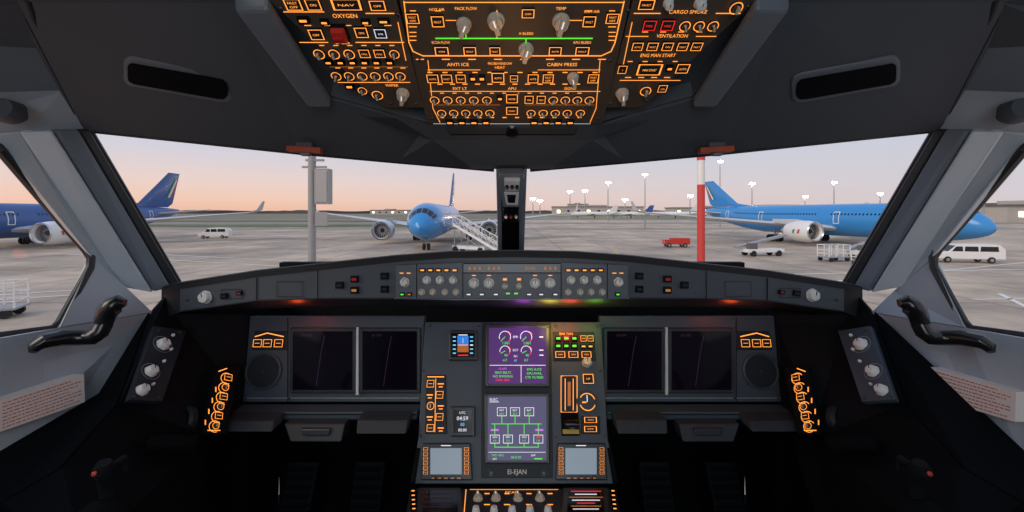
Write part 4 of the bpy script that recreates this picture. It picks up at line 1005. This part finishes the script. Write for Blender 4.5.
for k,(x,y) in enumerate(((75,400),(110,405),(150,400),(195,405))):
    mb=MB(); M=Matrix.Translation((x,y,0))
    mb.tube([(-22,0,3.8),(-19,0,4),(15,0,4),(22,0,5)],[.4,2,2,.4],'white_paint',n=12)
    mb.prism([Vector((14,-.2,5.5)),Vector((22,-.2,5.5)),Vector((24,-.2,12)),Vector((20,-.2,12))],Vector((0,.4,0)),'azure_dk' if k%2 else 'white_paint')
    mb.prism([Vector((-2,-16,4)),Vector((2,-2,3.2)),Vector((-6,-2,3.2))],Vector((0,0,.3)),'wingmat'); mb.tube([(-14,0,0),(-14,0,3)],.3,'tyre'); mb.tube([(2,0,0),(2,0,3)],.5,'tyre')
    build(mb,'parked_airplane',M,label='small white airplane parked far across the airfield',category='airplane',group='distant parked airplanes',smooth=True)
# ================================================================= WORLD + LIGHTS
w=bpy.data.worlds.new('World'); scene.world=w; w.use_nodes=True; nt=w.node_tree
bg=nt.nodes['Background']; tc=nt.nodes.new('ShaderNodeTexCoord'); sp=nt.nodes.new('ShaderNodeSeparateXYZ'); cr=nt.nodes.new('ShaderNodeValToRGB')
nt.links.new(tc.outputs['Generated'],sp.inputs[0]); nt.links.new(sp.outputs['Z'],cr.inputs['Fac'])
E=cr.color_ramp.elements
E[0].position=0; E[0].color=(.80,.47,.35,1); E[1].position=1; E[1].color=(.22,.32,.52,1)
for p,c in ((.025,(.84,.56,.44)),(.06,(.78,.61,.56)),(.12,(.62,.60,.67)),(.30,(.48,.55,.72)),(.6,(.32,.42,.64))):
    e=E.new(p); e.color=(*c,1)
mx=nt.nodes.new('ShaderNodeMix'); mx.data_type='RGBA'; mr=nt.nodes.new('ShaderNodeMapRange'); mr.inputs[1].default_value=-.5; mr.inputs[2].default_value=.8; mr.inputs[3].default_value=0; mr.inputs[4].default_value=.75
nt.links.new(sp.outputs['X'],mr.inputs[0]); nt.links.new(mr.outputs[0],mx.inputs[0]); nt.links.new(cr.outputs['Color'],mx.inputs[6]); mx.inputs[7].default_value=(.53,.56,.64,1)
nt.links.new(mx.outputs[2],bg.inputs[0]); bg.inputs[1].default_value=1.1
def light(kind,name,loc,energy,col,size=.1,rot=(0,0,0)):
    l=bpy.data.lights.new(name,kind); l.energy=energy; l.color=col
    if kind=='AREA': l.size=size
    elif kind=='POINT': l.shadow_soft_size=size
    o=bpy.data.objects.new(name,l); o.location=loc; o.rotation_euler=rot; scene.collection.objects.link(o); return o
s=light('SUN','sun',(0,0,50),1.6,(1,.82,.62)); s.data.angle=.6; s.rotation_euler=(math.radians(58),0,math.radians(-50))
light('AREA','ceiling_fill',(0,-.4,H+.42),3.5,(.84,.92,1),.6)  # added fill, brightens the cockpit interior from above
light('AREA','rear_fill',(0,-.95,H+.05),7.0,(.86,.93,1),.8,(math.radians(98),0,0))  # added fill behind the camera, lifts overhead panel, posts and instruments
light('POINT','red_gleam_fill',W(-.57,1.13,-.275),.10,(1,.10,.02),.015)  # added red points imitate the red gleams under the glareshield
light('POINT','red_gleam_fill',W(.58,1.13,-.275),.10,(1,.10,.02),.015)
light('POINT','rainbow_gleam_fill',W(.10,1.11,-.285),.26,(.9,.75,.1),.02)  # added coloured points imitate rainbow reflections below the glareshield
light('POINT','rainbow_gleam_fill',W(.155,1.11,-.285),.28,(1,.1,.05),.02)
light('POINT','rainbow_gleam_fill',W(.22,1.11,-.285),.10,(.3,1,.1),.02)
light('POINT','rainbow_gleam_fill',W(.03,1.11,-.285),.14,(.6,.1,.9),.02)
light('POINT','amber_fill',W(0,.66,.12),.30,(1,.45,.14),.05)  # added floating point, casts an amber glow over the overhead panel
cd=bpy.data.cameras.new('camera'); cam=bpy.data.objects.new('camera',cd); scene.collection.objects.link(cam)
cam.location=CAM; cam.rotation_euler=(math.pi/2,0,0); cd.sensor_width=36; cd.lens=36*F/1024; cd.shift_y=-(256-HZ)/1024; cd.clip_start=.02; cd.clip_end=6000
scene.camera=cam
